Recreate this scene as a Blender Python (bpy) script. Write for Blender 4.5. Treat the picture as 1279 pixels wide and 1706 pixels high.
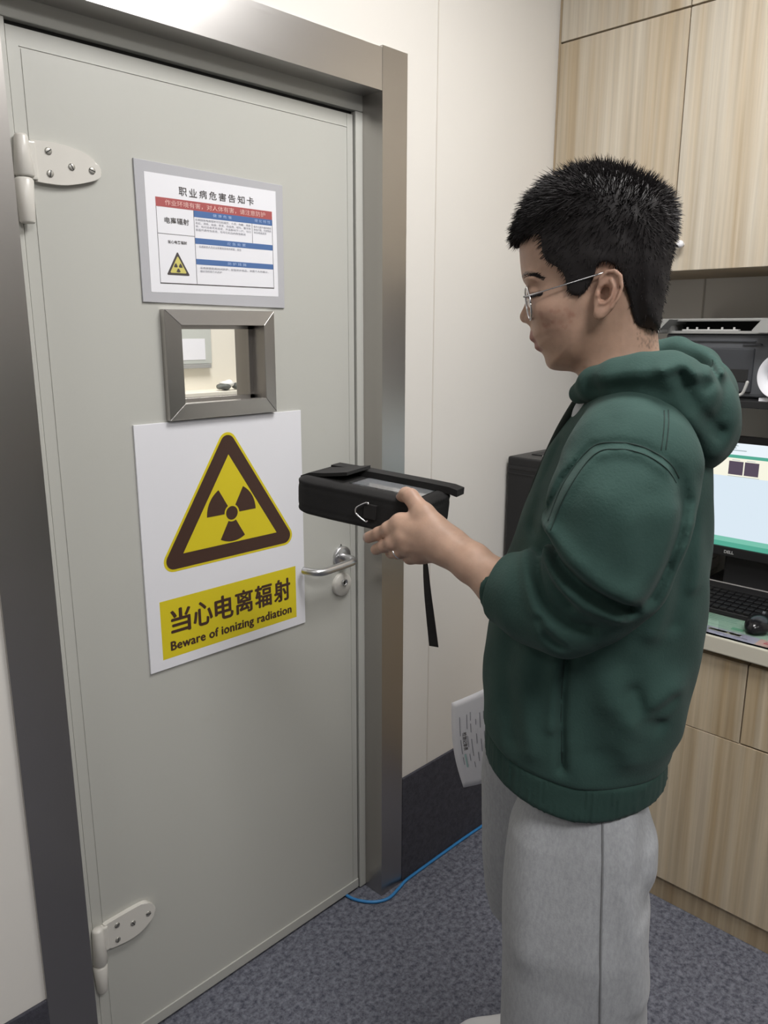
import bpy, bmesh, math, random
import numpy as np
from mathutils import Vector, Matrix

for o in list(bpy.data.objects):
    bpy.data.objects.remove(o)
SC = bpy.context.scene
COL = SC.collection
PI = math.pi

# ------------------------------------------------------------------ camera
YAW, PITCH, ROLL, FPX = math.radians(45.5698), math.radians(13.1713), math.radians(-0.1031), 1302.85
CAMH = 1.5
_f = Vector((math.sin(YAW)*math.cos(PITCH), math.cos(YAW)*math.cos(PITCH), -math.sin(PITCH)))
_r = Vector((math.cos(YAW), -math.sin(YAW), 0))
_d = _f.cross(_r)
_c, _s = math.cos(ROLL), math.sin(ROLL)
RT, DN, FW = _c*_r + _s*_d, -_s*_r + _c*_d, _f
cam_data = bpy.data.cameras.new('camera')
cam = bpy.data.objects.new('camera', cam_data)
COL.objects.link(cam)
cam_data.sensor_fit = 'HORIZONTAL'
cam_data.sensor_width = 36.0
cam_data.lens = 36.0*FPX/1279.0
cam_data.clip_start = 0.02
UP, BK = -DN, -FW
cam.matrix_world = Matrix(((RT.x, UP.x, BK.x, 0), (RT.y, UP.y, BK.y, 0), (RT.z, UP.z, BK.z, CAMH), (0, 0, 0, 1)))
SC.camera = cam

# ------------------------------------------------------------------ world, lights, exposure
w = bpy.data.worlds.new('world'); SC.world = w; w.use_nodes = True
w.node_tree.nodes['Background'].inputs[0].default_value = (0.9, 0.95, 1.0, 1)
w.node_tree.nodes['Background'].inputs[1].default_value = 0.25
SC.view_settings.view_transform = 'Standard'
SC.view_settings.look = 'None'
SC.view_settings.exposure = 0.5
SC.view_settings.gamma = 1.0
SC.view_settings.use_curve_mapping = False
PANELS = [(1.15, 0.40, 17.5), (0.22, -0.75, 20.0), (1.25, -1.40, 4.0), (-1.2, 0.3, 6.0)]   # ceiling light positions, emission
CEIL = 2.62

# ------------------------------------------------------------------ helpers
def look(px, py):
    return RT*((px-639.5)/FPX) + DN*((py-853)/FPX) + FW
def tag(o, label=None, cat=None, group=None, kind=None):
    if label: o['label'] = label
    if cat: o['category'] = cat
    if group: o['group'] = group
    if kind: o['kind'] = kind
    return o
def empty(name, loc=(0, 0, 0), **k):
    o = bpy.data.objects.new(name, None); COL.objects.link(o); o.location = loc
    o.empty_display_size = 0.05
    return tag(o, **k)
def obj(name, bm, mat, parent=None, smooth=False, **k):
    me = bpy.data.meshes.new(name)
    if isinstance(bm, bmesh.types.BMesh):
        bmesh.ops.recalc_face_normals(bm, faces=bm.faces)
        bm.to_mesh(me); bm.free()
    else:
        me = bm
    if smooth:
        me.polygons.foreach_set('use_smooth', [True]*len(me.polygons))
    for m in (mat if isinstance(mat, (list, tuple)) else [mat]):
        me.materials.append(m)
    o = bpy.data.objects.new(name, me); COL.objects.link(o)
    if parent is not None:
        o.parent = parent
        o.matrix_parent_inverse = Matrix.Translation(-Vector(parent.location)) if parent.type == 'EMPTY' and parent.rotation_euler[:] == (0, 0, 0) else Matrix.Identity(4)
        if parent.parent is not None or parent.type != 'EMPTY':
            o.matrix_parent_inverse = Matrix.Identity(4)
    return tag(o, **k)
def B(*boxes, bevel=0.0, seg=2):
    bm = bmesh.new()
    for b in boxes: add_box(bm, *b, bevel=bevel, seg=seg)
    return bm
def add_box(bm, x0, x1, y0, y1, z0, z1, bevel=0.0, seg=2, mi=0):
    t = bmesh.new()
    vs = [t.verts.new(p) for p in ((x0,y0,z0),(x1,y0,z0),(x1,y1,z0),(x0,y1,z0),(x0,y0,z1),(x1,y0,z1),(x1,y1,z1),(x0,y1,z1))]
    for q in ((0,3,2,1),(4,5,6,7),(0,1,5,4),(1,2,6,5),(2,3,7,6),(3,0,4,7)): t.faces.new([vs[i] for i in q])
    if bevel: bmesh.ops.bevel(t, geom=list(t.edges), offset=bevel, segments=seg, profile=0.6, affect='EDGES', clamp_overlap=True)
    merge(bm, t, mi)
def merge(bm, t, mi=0):
    m = {}
    for v in t.verts: m[v] = bm.verts.new(v.co)
    for f in t.faces:
        try:
            nf = bm.faces.new([m[v] for v in f.verts]); nf.material_index = mi; nf.smooth = f.smooth
        except ValueError: pass
    t.free()
def frame_of(d):
    d = Vector(d).normalized()
    a = Vector((0, 0, 1)) if abs(d.z) < 0.9 else Vector((1, 0, 0))
    u = d.cross(a).normalized(); v = d.cross(u).normalized()
    return u, v
def add_tube(bm, pts, rad, n=10, caps=True, mi=0):
    pts = [Vector(p) for p in pts]
    rad = rad if isinstance(rad, (list, tuple)) else [rad]*len(pts)
    rings = []; u = None
    for i, p in enumerate(pts):
        d = (pts[min(i+1, len(pts)-1)] - pts[max(i-1, 0)]).normalized()
        if u is None: u, v = frame_of(d)
        else:
            u = (u - d*u.dot(d)).normalized(); v = d.cross(u)
        rings.append([bm.verts.new(p + (u*math.cos(2*PI*k/n) + v*math.sin(2*PI*k/n))*rad[i]) for k in range(n)])
    for a, b in zip(rings, rings[1:]):
        for k in range(n):
            f = bm.faces.new((a[k], a[(k+1) % n], b[(k+1) % n], b[k])); f.smooth = True; f.material_index = mi
    if caps:
        for rg in (rings[0], rings[-1]):
            f = bm.faces.new(rg); f.material_index = mi
def tube(pts, rad, n=10, caps=True):
    bm = bmesh.new(); add_tube(bm, pts, rad, n, caps); return bm
def spline(pts, n=8):
    pts = [Vector(p) for p in pts]; out = []
    for i in range(len(pts)-1):
        p0, p1, p2, p3 = pts[max(i-1, 0)], pts[i], pts[i+1], pts[min(i+2, len(pts)-1)]
        for k in range(n):
            t = k/n
            out.append(0.5*((2*p1) + (p2-p0)*t + (2*p0-5*p1+4*p2-p3)*t*t + (3*p1-p0-3*p2+p3)*t**3))
    out.append(pts[-1]); return out
def add_prism(bm, poly, to3, depth, bevel=0.0, mi=0, seg=2):
    """poly: 2D outline; to3(a, b, t) -> point; extruded from t=0 to t=depth"""
    t = bmesh.new()
    a = [t.verts.new(to3(p[0], p[1], 0)) for p in poly]
    b = [t.verts.new(to3(p[0], p[1], depth)) for p in poly]
    n = len(poly)
    t.faces.new(a); fb = t.faces.new(b)
    for i in range(n): t.faces.new((a[i], a[(i+1) % n], b[(i+1) % n], b[i]))
    if bevel:
        es = [e for e in t.edges if e.verts[0] in b and e.verts[1] in b]
        bmesh.ops.bevel(t, geom=es, offset=bevel, segments=seg, profile=0.5, affect='EDGES', clamp_overlap=True)
    merge(bm, t, mi)
def onwall(Y):      # door-wall plane: (x, z, out) -> world, out grows towards the room
    return lambda a, b, t: Vector((a, Y - t, b))
def onside(X):      # cabinet-wall plane: (y, z, out)
    return lambda a, b, t: Vector((X - t, a, b))
def onflat(Z):
    return lambda a, b, t: Vector((a, b, Z + t))
def add_lathe(bm, prof, center, axis, n=28, mi=0):
    """prof: (radius, height along axis)"""
    c = Vector(center); ax = Vector(axis).normalized(); u, v = frame_of(ax)
    rings = []
    for r, h in prof:
        if r < 1e-6: rings.append([bm.verts.new(c + ax*h)])
        else: rings.append([bm.verts.new(c + ax*h + (u*math.cos(2*PI*k/n) + v*math.sin(2*PI*k/n))*r) for k in range(n)])
    for a, b in zip(rings, rings[1:]):
        for k in range(n):
            k2 = (k+1) % n
            q = []
            for vv in ((a[k], a[k2], b[k2], b[k]) if len(a) > 1 and len(b) > 1 else ((a[0], b[k2], b[k]) if len(a) == 1 else (a[k], a[k2], b[0]))):
                q.append(vv)
            f = bm.faces.new(q); f.smooth = True; f.material_index = mi
def lathe(prof, center, axis, n=28):
    bm = bmesh.new(); add_lathe(bm, prof, center, axis, n); return bm

# lettering: returns 2D triangles fitted into a box
def text_mesh(body, bold=0.0, spacing=1.0, res=4):
    cu = bpy.data.curves.new('lettering', 'FONT'); cu.body = body; cu.size = 1.0
    cu.resolution_u = res; cu.offset = bold; cu.space_character = spacing; cu.fill_mode = 'FRONT'
    o = bpy.data.objects.new('lettering', cu); COL.objects.link(o)
    dg = bpy.context.evaluated_depsgraph_get(); dg.update()
    me = o.evaluated_get(dg).to_mesh()
    vs = [(v.co.x, v.co.y) for v in me.vertices]; fs = [tuple(p.vertices) for p in me.polygons]
    o.evaluated_get(dg).to_mesh_clear()
    bpy.data.objects.remove(o); bpy.data.curves.remove(cu)
    return vs, fs
def add_text(bm, body, box, to3, out=0.0004, bold=0.0, spacing=1.0, mi=0, keep=False, res=4, fat=0.0):
    if fat:
        for i, (dx, dz) in enumerate(((-fat, 0), (fat, 0), (0, -fat*0.7), (0, fat*0.7), (0, 0))):
            add_text(bm, body, (box[0]+fat+dx, box[1]+fat+dz, box[2]-fat+dx, box[3]-fat+dz), to3, out+0.00002*i, bold, spacing, mi, keep, res)
        return
    _add_text(bm, body, box, to3, out, bold, spacing, mi, keep, res)
def _add_text(bm, body, box, to3, out=0.0004, bold=0.0, spacing=1.0, mi=0, keep=False, res=4):
    """box: (x0, z0, x1, z1) the lettering's bounding box is stretched to"""
    vs, fs = text_mesh(body, bold, spacing, res)
    if not vs: return
    xs = [p[0] for p in vs]; zs = [p[1] for p in vs]
    X0, X1, Z0, Z1 = min(xs), max(xs), min(zs), max(zs)
    sx = (box[2]-box[0])/max(X1-X0, 1e-6); sz = (box[3]-box[1])/max(Z1-Z0, 1e-6)
    if keep: sx = sz
    nv = [bm.verts.new(to3(box[0]+(p[0]-X0)*sx, box[1]+(p[1]-Z0)*sz, out)) for p in vs]
    for f in fs:
        try:
            q = bm.faces.new([nv[i] for i in f]); q.material_index = mi
        except ValueError: pass

# ------------------------------------------------------------------ materials
def nodes_of(name):
    m = bpy.data.materials.new(name); m.use_nodes = True
    nt = m.node_tree; return m, nt, nt.nodes['Principled BSDF']
def mat(name, col, rough=0.5, metal=0.0, spec=0.5, noise=0.0, nscale=30.0, bump=0.0, bscale=200.0, emit=None, trans=0.0, ior=1.45, sheen=0.0, coat=0.0, stretch=None):
    m, nt, b = nodes_of(name)
    b.inputs['Base Color'].default_value = (*col, 1)
    b.inputs['Roughness'].default_value = rough
    b.inputs['Metallic'].default_value = metal
    b.inputs['Specular IOR Level'].default_value = spec
    b.inputs['IOR'].default_value = ior
    if trans: b.inputs['Transmission Weight'].default_value = trans
    if sheen: b.inputs['Sheen Weight'].default_value = sheen
    if coat: b.inputs['Coat Weight'].default_value = coat
    if emit:
        b.inputs['Emission Color'].default_value = (*emit[0], 1); b.inputs['Emission Strength'].default_value = emit[1]
    tc = nt.nodes.new('ShaderNodeTexCoord'); mp = nt.nodes.new('ShaderNodeMapping')
    nt.links.new(tc.outputs['Object'], mp.inputs[0])
    if stretch: mp.inputs['Scale'].default_value = stretch
    if noise:
        n = nt.nodes.new('ShaderNodeTexNoise'); n.inputs['Scale'].default_value = nscale; n.inputs['Detail'].default_value = 5
        nt.links.new(mp.outputs[0], n.inputs['Vector'])
        r = nt.nodes.new('ShaderNodeMapRange'); r.inputs[1].default_value = 0.3; r.inputs[2].default_value = 0.7
        r.inputs[3].default_value = 1-noise; r.inputs[4].default_value = 1+noise
        mx = nt.nodes.new('ShaderNodeVectorMath'); mx.operation = 'SCALE'; mx.inputs[0].default_value = col
        nt.links.new(n.outputs[0], r.inputs[0]); nt.links.new(r.outputs[0], mx.inputs['Scale']); nt.links.new(mx.outputs[0], b.inputs['Base Color'])
    if bump:
        n = nt.nodes.new('ShaderNodeTexNoise'); n.inputs['Scale'].default_value = bscale; n.inputs['Detail'].default_value = 3
        nt.links.new(mp.outputs[0], n.inputs['Vector'])
        bp = nt.nodes.new('ShaderNodeBump'); bp.inputs['Strength'].default_value = bump; bp.inputs['Distance'].default_value = 0.002
        nt.links.new(n.outputs[0], bp.inputs['Height']); nt.links.new(bp.outputs[0], b.inputs['Normal'])
    return m
def steel(name, col=(0.45, 0.43, 0.405), rough=0.27, axis=2):
    m, nt, b = nodes_of(name)
    b.inputs['Base Color'].default_value = (*col, 1); b.inputs['Metallic'].default_value = 1.0
    tc = nt.nodes.new('ShaderNodeTexCoord'); mp = nt.nodes.new('ShaderNodeMapping')
    sc = [420, 420, 420]; sc[axis] = 1.5; mp.inputs['Scale'].default_value = sc
    nt.links.new(tc.outputs['Object'], mp.inputs[0])
    n = nt.nodes.new('ShaderNodeTexNoise'); n.inputs['Scale'].default_value = 3; n.inputs['Detail'].default_value = 3
    nt.links.new(mp.outputs[0], n.inputs['Vector'])
    r = nt.nodes.new('ShaderNodeMapRange'); r.inputs[3].default_value = rough-0.03; r.inputs[4].default_value = rough+0.05
    nt.links.new(n.outputs[0], r.inputs[0]); nt.links.new(r.outputs[0], b.inputs['Roughness'])
    return m
def wood(name, light, dark, tan, scale=1.0):
    m, nt, b = nodes_of(name)
    tc = nt.nodes.new('ShaderNodeTexCoord'); oi = nt.nodes.new('ShaderNodeObjectInfo')
    ad = nt.nodes.new('ShaderNodeVectorMath'); ad.operation = 'MULTIPLY_ADD'
    ad.inputs[1].default_value = (1, 1, 1)
    cb = nt.nodes.new('ShaderNodeCombineXYZ'); ml = nt.nodes.new('ShaderNodeMath'); ml.operation = 'MULTIPLY'; ml.inputs[1].default_value = 37.0
    nt.links.new(oi.outputs['Random'], ml.inputs[0]); nt.links.new(ml.outputs[0], cb.inputs[1])
    nt.links.new(tc.outputs['Object'], ad.inputs[0]); nt.links.new(cb.outputs[0], ad.inputs[2])
    def streak(sy, sz, det, dist):
        mp = nt.nodes.new('ShaderNodeMapping'); mp.inputs['Scale'].default_value = (0.2, sy*scale, sz*scale)
        nt.links.new(ad.outputs[0], mp.inputs[0])
        n = nt.nodes.new('ShaderNodeTexNoise'); n.inputs['Scale'].default_value = 1.0; n.inputs['Detail'].default_value = det
        n.inputs['Distortion'].default_value = dist; n.inputs['Roughness'].default_value = 0.6
        nt.links.new(mp.outputs[0], n.inputs['Vector']); return n
    a = streak(17, 0.55, 4, 0.25); c = streak(75, 1.2, 3, 0.2)
    r1 = nt.nodes.new('ShaderNodeValToRGB'); e = r1.color_ramp.elements
    e[0].position = 0.34; e[0].color = (*tan, 1); e[1].position = 0.60; e[1].color = (*light, 1)
    x = e.new(0.46); x.color = (*[0.5*(p+q) for p, q in zip(tan, light)], 1)
    x = e.new(0.72); x.color = (*dark, 1)
    nt.links.new(a.outputs[0], r1.inputs[0])
    r2 = nt.nodes.new('ShaderNodeMapRange'); r2.inputs[1].default_value = 0.35; r2.inputs[2].default_value = 0.65; r2.inputs[3].default_value = 0.86; r2.inputs[4].default_value = 1.08
    nt.links.new(c.outputs[0], r2.inputs[0])
    mx = nt.nodes.new('ShaderNodeVectorMath'); mx.operation = 'SCALE'
    nt.links.new(r1.outputs[0], mx.inputs[0]); nt.links.new(r2.outputs[0], mx.inputs['Scale'])
    nt.links.new(mx.outputs[0], b.inputs['Base Color']); b.inputs['Roughness'].default_value = 0.45
    return m
def carpet(name, c0, c1):
    m, nt, b = nodes_of(name)
    tc = nt.nodes.new('ShaderNodeTexCoord')
    n = nt.nodes.new('ShaderNodeTexNoise'); n.inputs['Scale'].default_value = 75; n.inputs['Detail'].default_value = 6; n.inputs['Roughness'].default_value = 0.75
    n2 = nt.nodes.new('ShaderNodeTexNoise'); n2.inputs['Scale'].default_value = 400; n2.inputs['Detail'].default_value = 2
    nt.links.new(tc.outputs['Object'], n.inputs['Vector']); nt.links.new(tc.outputs['Object'], n2.inputs['Vector'])
    r = nt.nodes.new('ShaderNodeValToRGB'); e = r.color_ramp.elements
    e[0].position = 0.36; e[0].color = (*c0, 1); e[1].position = 0.64; e[1].color = (*c1, 1)
    nt.links.new(n.outputs[0], r.inputs[0]); nt.links.new(r.outputs[0], b.inputs['Base Color'])
    b.inputs['Roughness'].default_value = 0.95; b.inputs['Specular IOR Level'].default_value = 0.15
    bp = nt.nodes.new('ShaderNodeBump'); bp.inputs['Strength'].default_value = 0.5; bp.inputs['Distance'].default_value = 0.003
    nt.links.new(n2.outputs[0], bp.inputs['Height']); nt.links.new(bp.outputs[0], b.inputs['Normal'])
    return m
def worn_paint(name, col, dirt, rough=0.4):
    m, nt, b = nodes_of(name)
    tc = nt.nodes.new('ShaderNodeTexCoord')
    n = nt.nodes.new('ShaderNodeTexNoise'); n.inputs['Scale'].default_value = 9; n.inputs['Detail'].default_value = 9; n.inputs['Roughness'].default_value = 0.7
    nt.links.new(tc.outputs['Object'], n.inputs['Vector'])
    r = nt.nodes.new('ShaderNodeValToRGB'); e = r.color_ramp.elements
    e[0].position = 0.24; e[0].color = (*dirt, 1); e[1].position = 0.36; e[1].color = (*col, 1)
    nt.links.new(n.outputs[0], r.inputs[0]); nt.links.new(r.outputs[0], b.inputs['Base Color'])
    b.inputs['Roughness'].default_value = rough
    n2 = nt.nodes.new('ShaderNodeTexNoise'); n2.inputs['Scale'].default_value = 90
    nt.links.new(tc.outputs['Object'], n2.inputs['Vector'])
    bp = nt.nodes.new('ShaderNodeBump'); bp.inputs['Strength'].default_value = 0.04; bp.inputs['Distance'].default_value = 0.002
    nt.links.new(n2.outputs[0], bp.inputs['Height']); nt.links.new(bp.outputs[0], b.inputs['Normal'])
    return m
M = {}
M['wall'] = mat('cream_wall_panel', (0.72, 0.695, 0.655), 0.45, noise=0.015, nscale=2)
M['ceiling'] = mat('white_ceiling', (0.82, 0.82, 0.80), 0.8)
M['floor'] = carpet('blue_grey_carpet', (0.055, 0.059, 0.078), (0.200, 0.206, 0.246))
M['skirt'] = carpet('dark_carpet_skirting', (0.05, 0.05, 0.062), (0.075, 0.075, 0.092))
M['door'] = worn_paint('grey_door_paint', (0.49, 0.49, 0.455), (0.475, 0.473, 0.43), 0.38)
M['doorkick'] = worn_paint('scuffed_door_paint', (0.45, 0.45, 0.42), (0.22, 0.22, 0.2), 0.5)
M['hinge'] = worn_paint('cream_hinge_paint', (0.64, 0.62, 0.575), (0.4, 0.38, 0.33), 0.3)
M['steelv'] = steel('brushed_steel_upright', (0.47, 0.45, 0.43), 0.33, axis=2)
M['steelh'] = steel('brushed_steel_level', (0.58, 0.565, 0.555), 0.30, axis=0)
M['steelhandle'] = mat('satin_steel', (0.62, 0.62, 0.63), 0.32, 1.0)
M['chrome'] = mat('chrome', (0.78, 0.78, 0.8), 0.15, 1.0)
M['screw'] = mat('screw_steel', (0.40, 0.39, 0.36), 0.4, 0.6)
M['dark'] = mat('dark_gap', (0.02, 0.02, 0.02), 0.8)
M['wood'] = wood('pale_striped_wood_laminate', (0.555, 0.50, 0.41), (0.51, 0.47, 0.41), (0.44, 0.35, 0.235))
M['woodlow'] = wood('striped_wood_laminate', (0.57, 0.48, 0.35), (0.52, 0.43, 0.32), (0.42, 0.31, 0.18))
M['plinth'] = wood('brown_wood_plinth', (0.42, 0.34, 0.23), (0.38, 0.31, 0.22), (0.30, 0.22, 0.13))
M['woodedge'] = mat('cabinet_edge_laminate', (0.42, 0.33, 0.22), 0.5)
M['counter'] = mat('cream_counter', (0.60, 0.57, 0.48), 0.4)
M['plastic_black'] = mat('black_plastic', (0.012, 0.012, 0.013), 0.35)
M['plastic_matt'] = mat('matt_black_plastic', (0.016, 0.016, 0.017), 0.5)
M['plastic_grey'] = mat('grey_plastic', (0.10, 0.105, 0.115), 0.45)
M['plastic_dgrey'] = mat('dark_grey_plastic', (0.05, 0.053, 0.06), 0.45)
M['plastic_lgrey'] = mat('light_grey_plastic', (0.33, 0.33, 0.32), 0.5)
M['white'] = mat('white_sign_board', (0.78, 0.78, 0.82), 0.3)
M['paper'] = mat('white_paper', (0.80, 0.80, 0.84), 0.7)
M['cardback'] = mat('grey_card_holder', (0.46, 0.46, 0.485), 0.25)
M['yellow'] = mat('sign_yellow', (0.68, 0.56, 0.02), 0.4)
M['brown'] = mat('sign_brown', (0.060, 0.030, 0.022), 0.4)
M['paleyellow'] = mat('print_yellow', (0.62, 0.56, 0.16), 0.6)
M['printdark'] = mat('print_dark', (0.07, 0.06, 0.06), 0.7)
M['printgrey'] = mat('print_grey', (0.28, 0.28, 0.32), 0.7)
M['red'] = mat('print_red', (0.40, 0.095, 0.095), 0.6)
M['blue'] = mat('print_blue', (0.075, 0.155, 0.36), 0.6)
M['palered'] = mat('print_pale_red', (0.80, 0.52, 0.48), 0.6)
M['paleblue'] = mat('print_pale_blue', (0.42, 0.55, 0.80), 0.6)
M['cable'] = mat('blue_cable', (0.035, 0.20, 0.46), 0.35)
M['glass'] = mat('clear_glass', (1, 1, 1), 0.0, trans=1.0, ior=1.45)
M['greenpaper'] = mat('pale_green_paper', (0.42, 0.56, 0.47), 0.6)
M['lilacpaper'] = mat('lilac_paper', (0.50, 0.44, 0.60), 0.6)
M['pinkpaper'] = mat('pink_paper', (0.70, 0.42, 0.40), 0.6)
def emis(name, col, s):
    m, nt, b = nodes_of(name)
    b.inputs['Base Color'].default_value = (0, 0, 0, 1); b.inputs['Emission Color'].default_value = (*col, 1); b.inputs['Emission Strength'].default_value = s
    b.inputs['Roughness'].default_value = 0.3
    return m
M['scr_white'] = emis('screen_white', (0.86, 0.94, 1.0), 0.68)
M['scr_body'] = emis('screen_pale_blue', (0.78, 0.90, 1.0), 0.64)
M['scr_green'] = emis('screen_green', (0.10, 0.45, 0.33), 0.62)
M['scr_green2'] = emis('screen_light_green', (0.22, 0.62, 0.48), 0.62)
M['scr_dark'] = emis('screen_dark', (0.08, 0.06, 0.09), 0.8)
M['scr_text'] = emis('screen_text', (0.35, 0.42, 0.44), 0.8)
M['scr_cream'] = emis('screen_cream', (1.0, 0.98, 0.82), 0.66)

# ------------------------------------------------------------------ room shell
DW, DD, WR = 1.292, 1.353, 2.33      # wall face, door face, right wall
XL, YB = -1.9, -2.6
OX0, OX1, OZ = 0.50, 1.335, 2.03     # opening in the door wall
def slab(name, *b): return obj(name, B(*b), M['wall'], kind='structure')
slab('wall_far', (XL-0.12, OX0, DW, DW+0.16, -0.02, CEIL), (OX1, WR+0.12, DW, DW+0.16, -0.02, CEIL), (OX0, OX1, DW, DW+0.16, OZ, CEIL))
slab('wall_right', (WR, WR+0.12, YB, DW, -0.02, CEIL))
WD = M['wall']; M['wall'] = mat('grey_back_wall', (0.36, 0.35, 0.33), 0.5)
slab('wall_left', (XL-0.12, XL, YB, DW, -0.02, CEIL))
slab('wall_back', (XL-0.12, WR+0.12, YB-0.12, YB, -0.02, CEIL)); M['wall'] = WD
obj('floor', B((XL-0.12, WR+0.12, YB-0.12, DW+0.16, -0.06, 0.0)), M['floor'], kind='structure')
obj('ceiling', B((XL-0.12, WR+0.12, YB-0.12, DW+0.16, CEIL, CEIL+0.08)), M['ceiling'], kind='structure')
bm = bmesh.new()
add_box(bm, XL, 0.425, DW-0.007, DW, 0.0, 0.289, bevel=0.002)
obj('baseboard_left', bm, M['skirt'], kind='structure')
obj('baseboard_far', B((1.385, WR, DW-0.007, DW, 0.0, 0.318), bevel=0.002), M['skirt'], kind='structure')
obj('trim_2', B((1.4885, 1.4915, DW-0.0012, DW, 0.318, CEIL)), mat('wall_seam', (0.62, 0.58, 0.53), 0.5), kind='structure')
obj('trim_3', B((WR-0.0012, WR, 0.983, 0.988, 1.33, 1.66)), mat('wall_seam_right', (0.45, 0.42, 0.38), 0.5), kind='structure')

# steel door frame
fr = empty('trim_1', (0.9, 1.285, 0), kind='structure', label='brushed stainless steel frame around the grey door')
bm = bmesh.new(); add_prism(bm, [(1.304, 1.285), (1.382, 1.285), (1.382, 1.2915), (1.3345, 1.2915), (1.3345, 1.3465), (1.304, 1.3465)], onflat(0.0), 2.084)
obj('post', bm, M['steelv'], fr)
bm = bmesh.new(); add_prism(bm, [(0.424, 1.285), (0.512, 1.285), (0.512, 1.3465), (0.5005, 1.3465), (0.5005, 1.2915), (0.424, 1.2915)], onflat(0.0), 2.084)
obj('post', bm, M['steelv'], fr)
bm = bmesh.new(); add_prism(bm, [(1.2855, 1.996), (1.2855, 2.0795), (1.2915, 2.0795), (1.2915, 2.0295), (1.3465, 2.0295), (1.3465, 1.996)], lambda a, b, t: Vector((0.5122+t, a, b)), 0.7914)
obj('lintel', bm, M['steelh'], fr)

# door: jamb, leaf, window, hinges, handle
door = empty('door_1', (0.91, DD, 0), kind='structure', label='pale grey metal door with warning sign, small window and lever handle')
bm = B((1.2835, 1.334, 1.347, 1.44, 0.004, 1.9635), bevel=0.002)
add_box(bm, 0.5, 0.5445, 1.347, 1.44, 0.004, 1.9635, bevel=0.002)
add_box(bm, 0.5, 1.334, 1.347, 1.44, 1.964, 2.0285, bevel=0.002)
obj('jamb', bm, M['door'], door)
obj('door_gap', B((0.5446, 1.2834, 1.362, 1.40, 1.9555, 1.9639), (1.2795, 1.2834, 1.362, 1.40, 0.004, 1.9639)), M['dark'], door)
WX0, WX1, WZ0, WZ1 = 0.812, 1.013, 1.352, 1.511      # hole for the window
LX0, LX1, LZ0, LZ1 = 0.547, 1.2795, 0.010, 1.9555
YT = DD+0.062
bm = bmesh.new()
for q in ((LX0, WX0, LZ0, LZ1), (WX1, LX1, LZ0, LZ1), (WX0, WX1, LZ0, WZ0), (WX0, WX1, WZ1, LZ1)):
    add_box(bm, q[0], q[1], DD, YT, q[2], q[3])
bmesh.ops.remove_doubles(bm, verts=bm.verts, dist=1e-5)
# folded edge seams of the skin
add_box(bm, 0.566, 1.262, DD-0.0012, DD, 1.928, 1.9292)
add_box(bm, 1.2615, 1.263, DD-0.0015, DD, 0.03, 1.955)
add_box(bm, 0.568, 0.5692, DD-0.0012, DD, 0.03, 1.925)
obj('door_leaf', bm, M['door'], door)
obj('kick_strip', B((LX0, LX1, DD-0.004, DD, 0.008, 0.034), bevel=0.0015), M['doorkick'], door)
# window frame with mitred bars
wf = empty('vision_window', (0.912, DD, 1.43)); wf.parent = door; wf.matrix_parent_inverse = Matrix.Translation(-Vector(door.location))
bm = bmesh.new()
O = (0.7815, 1.0375, 1.3275, 1.5355); I = (0.8155, 1.0085, 1.3585, 1.506); yf = 1.335
oc = [(O[0], O[2]), (O[1], O[2]), (O[1], O[3]), (O[0], O[3])]; ic = [(I[0], I[2]), (I[1], I[2]), (I[1], I[3]), (I[0], I[3])]
mats_w = []
for i in range(4):
    j = (i+1) % 4
    t = bmesh.new()
    def V(p, y): return t.verts.new((p[0], y, p[1]))
    a = [V(oc[i], DD+0.001), V(oc[j], DD+0.001), V(ic[j], DD+0.004), V(ic[i], DD+0.004)]
    b = [V(oc[i], yf+0.003), V(oc[j], yf+0.003), V(ic[j], yf), V(ic[i], yf)]
    t.faces.new(a); t.faces.new(b)
    for k in range(4): t.faces.new((a[k], a[(k+1) % 4], b[(k+1) % 4], b[k]))
    bmesh.ops.bevel(t, geom=list(t.edges), offset=0.0008, segments=1, affect='EDGES')
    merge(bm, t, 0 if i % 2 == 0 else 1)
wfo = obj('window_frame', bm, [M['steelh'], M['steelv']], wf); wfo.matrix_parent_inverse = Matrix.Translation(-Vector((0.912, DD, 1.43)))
bm = bmesh.new()   # steel lining of the hole
for q in ((WX0, WX0+0.004, WZ0, WZ1), (WX1-0.004, WX1, WZ0, WZ1), (WX0, WX1, WZ0, WZ0+0.004), (WX0, WX1, WZ1-0.004, WZ1)):
    add_box(bm, q[0], q[1], DD+0.002, YT+0.03, q[2], q[3])
add_box(bm, WX1-0.014, WX1-0.004, 1.378, 1.392, WZ0, WZ1); add_box(bm, WX0+0.004, WX0+0.012, 1.378, 1.392, WZ0, WZ1)
add_box(bm, WX0, WX1, 1.378, 1.392, WZ0+0.004, WZ0+0.012); add_box(bm, WX0, WX1, 1.378, 1.392, WZ1-0.012, WZ1-0.004)
o = obj('window_lining', bm, M['steelv'], wf); o.matrix_parent_inverse = wfo.matrix_parent_inverse
o = obj('window_pane', B((WX0+0.004, WX1-0.004, 1.380, 1.390, WZ0+0.004, WZ1-0.004)), M['glass'], wf); o.matrix_parent_inverse = wfo.matrix_parent_inverse

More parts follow.
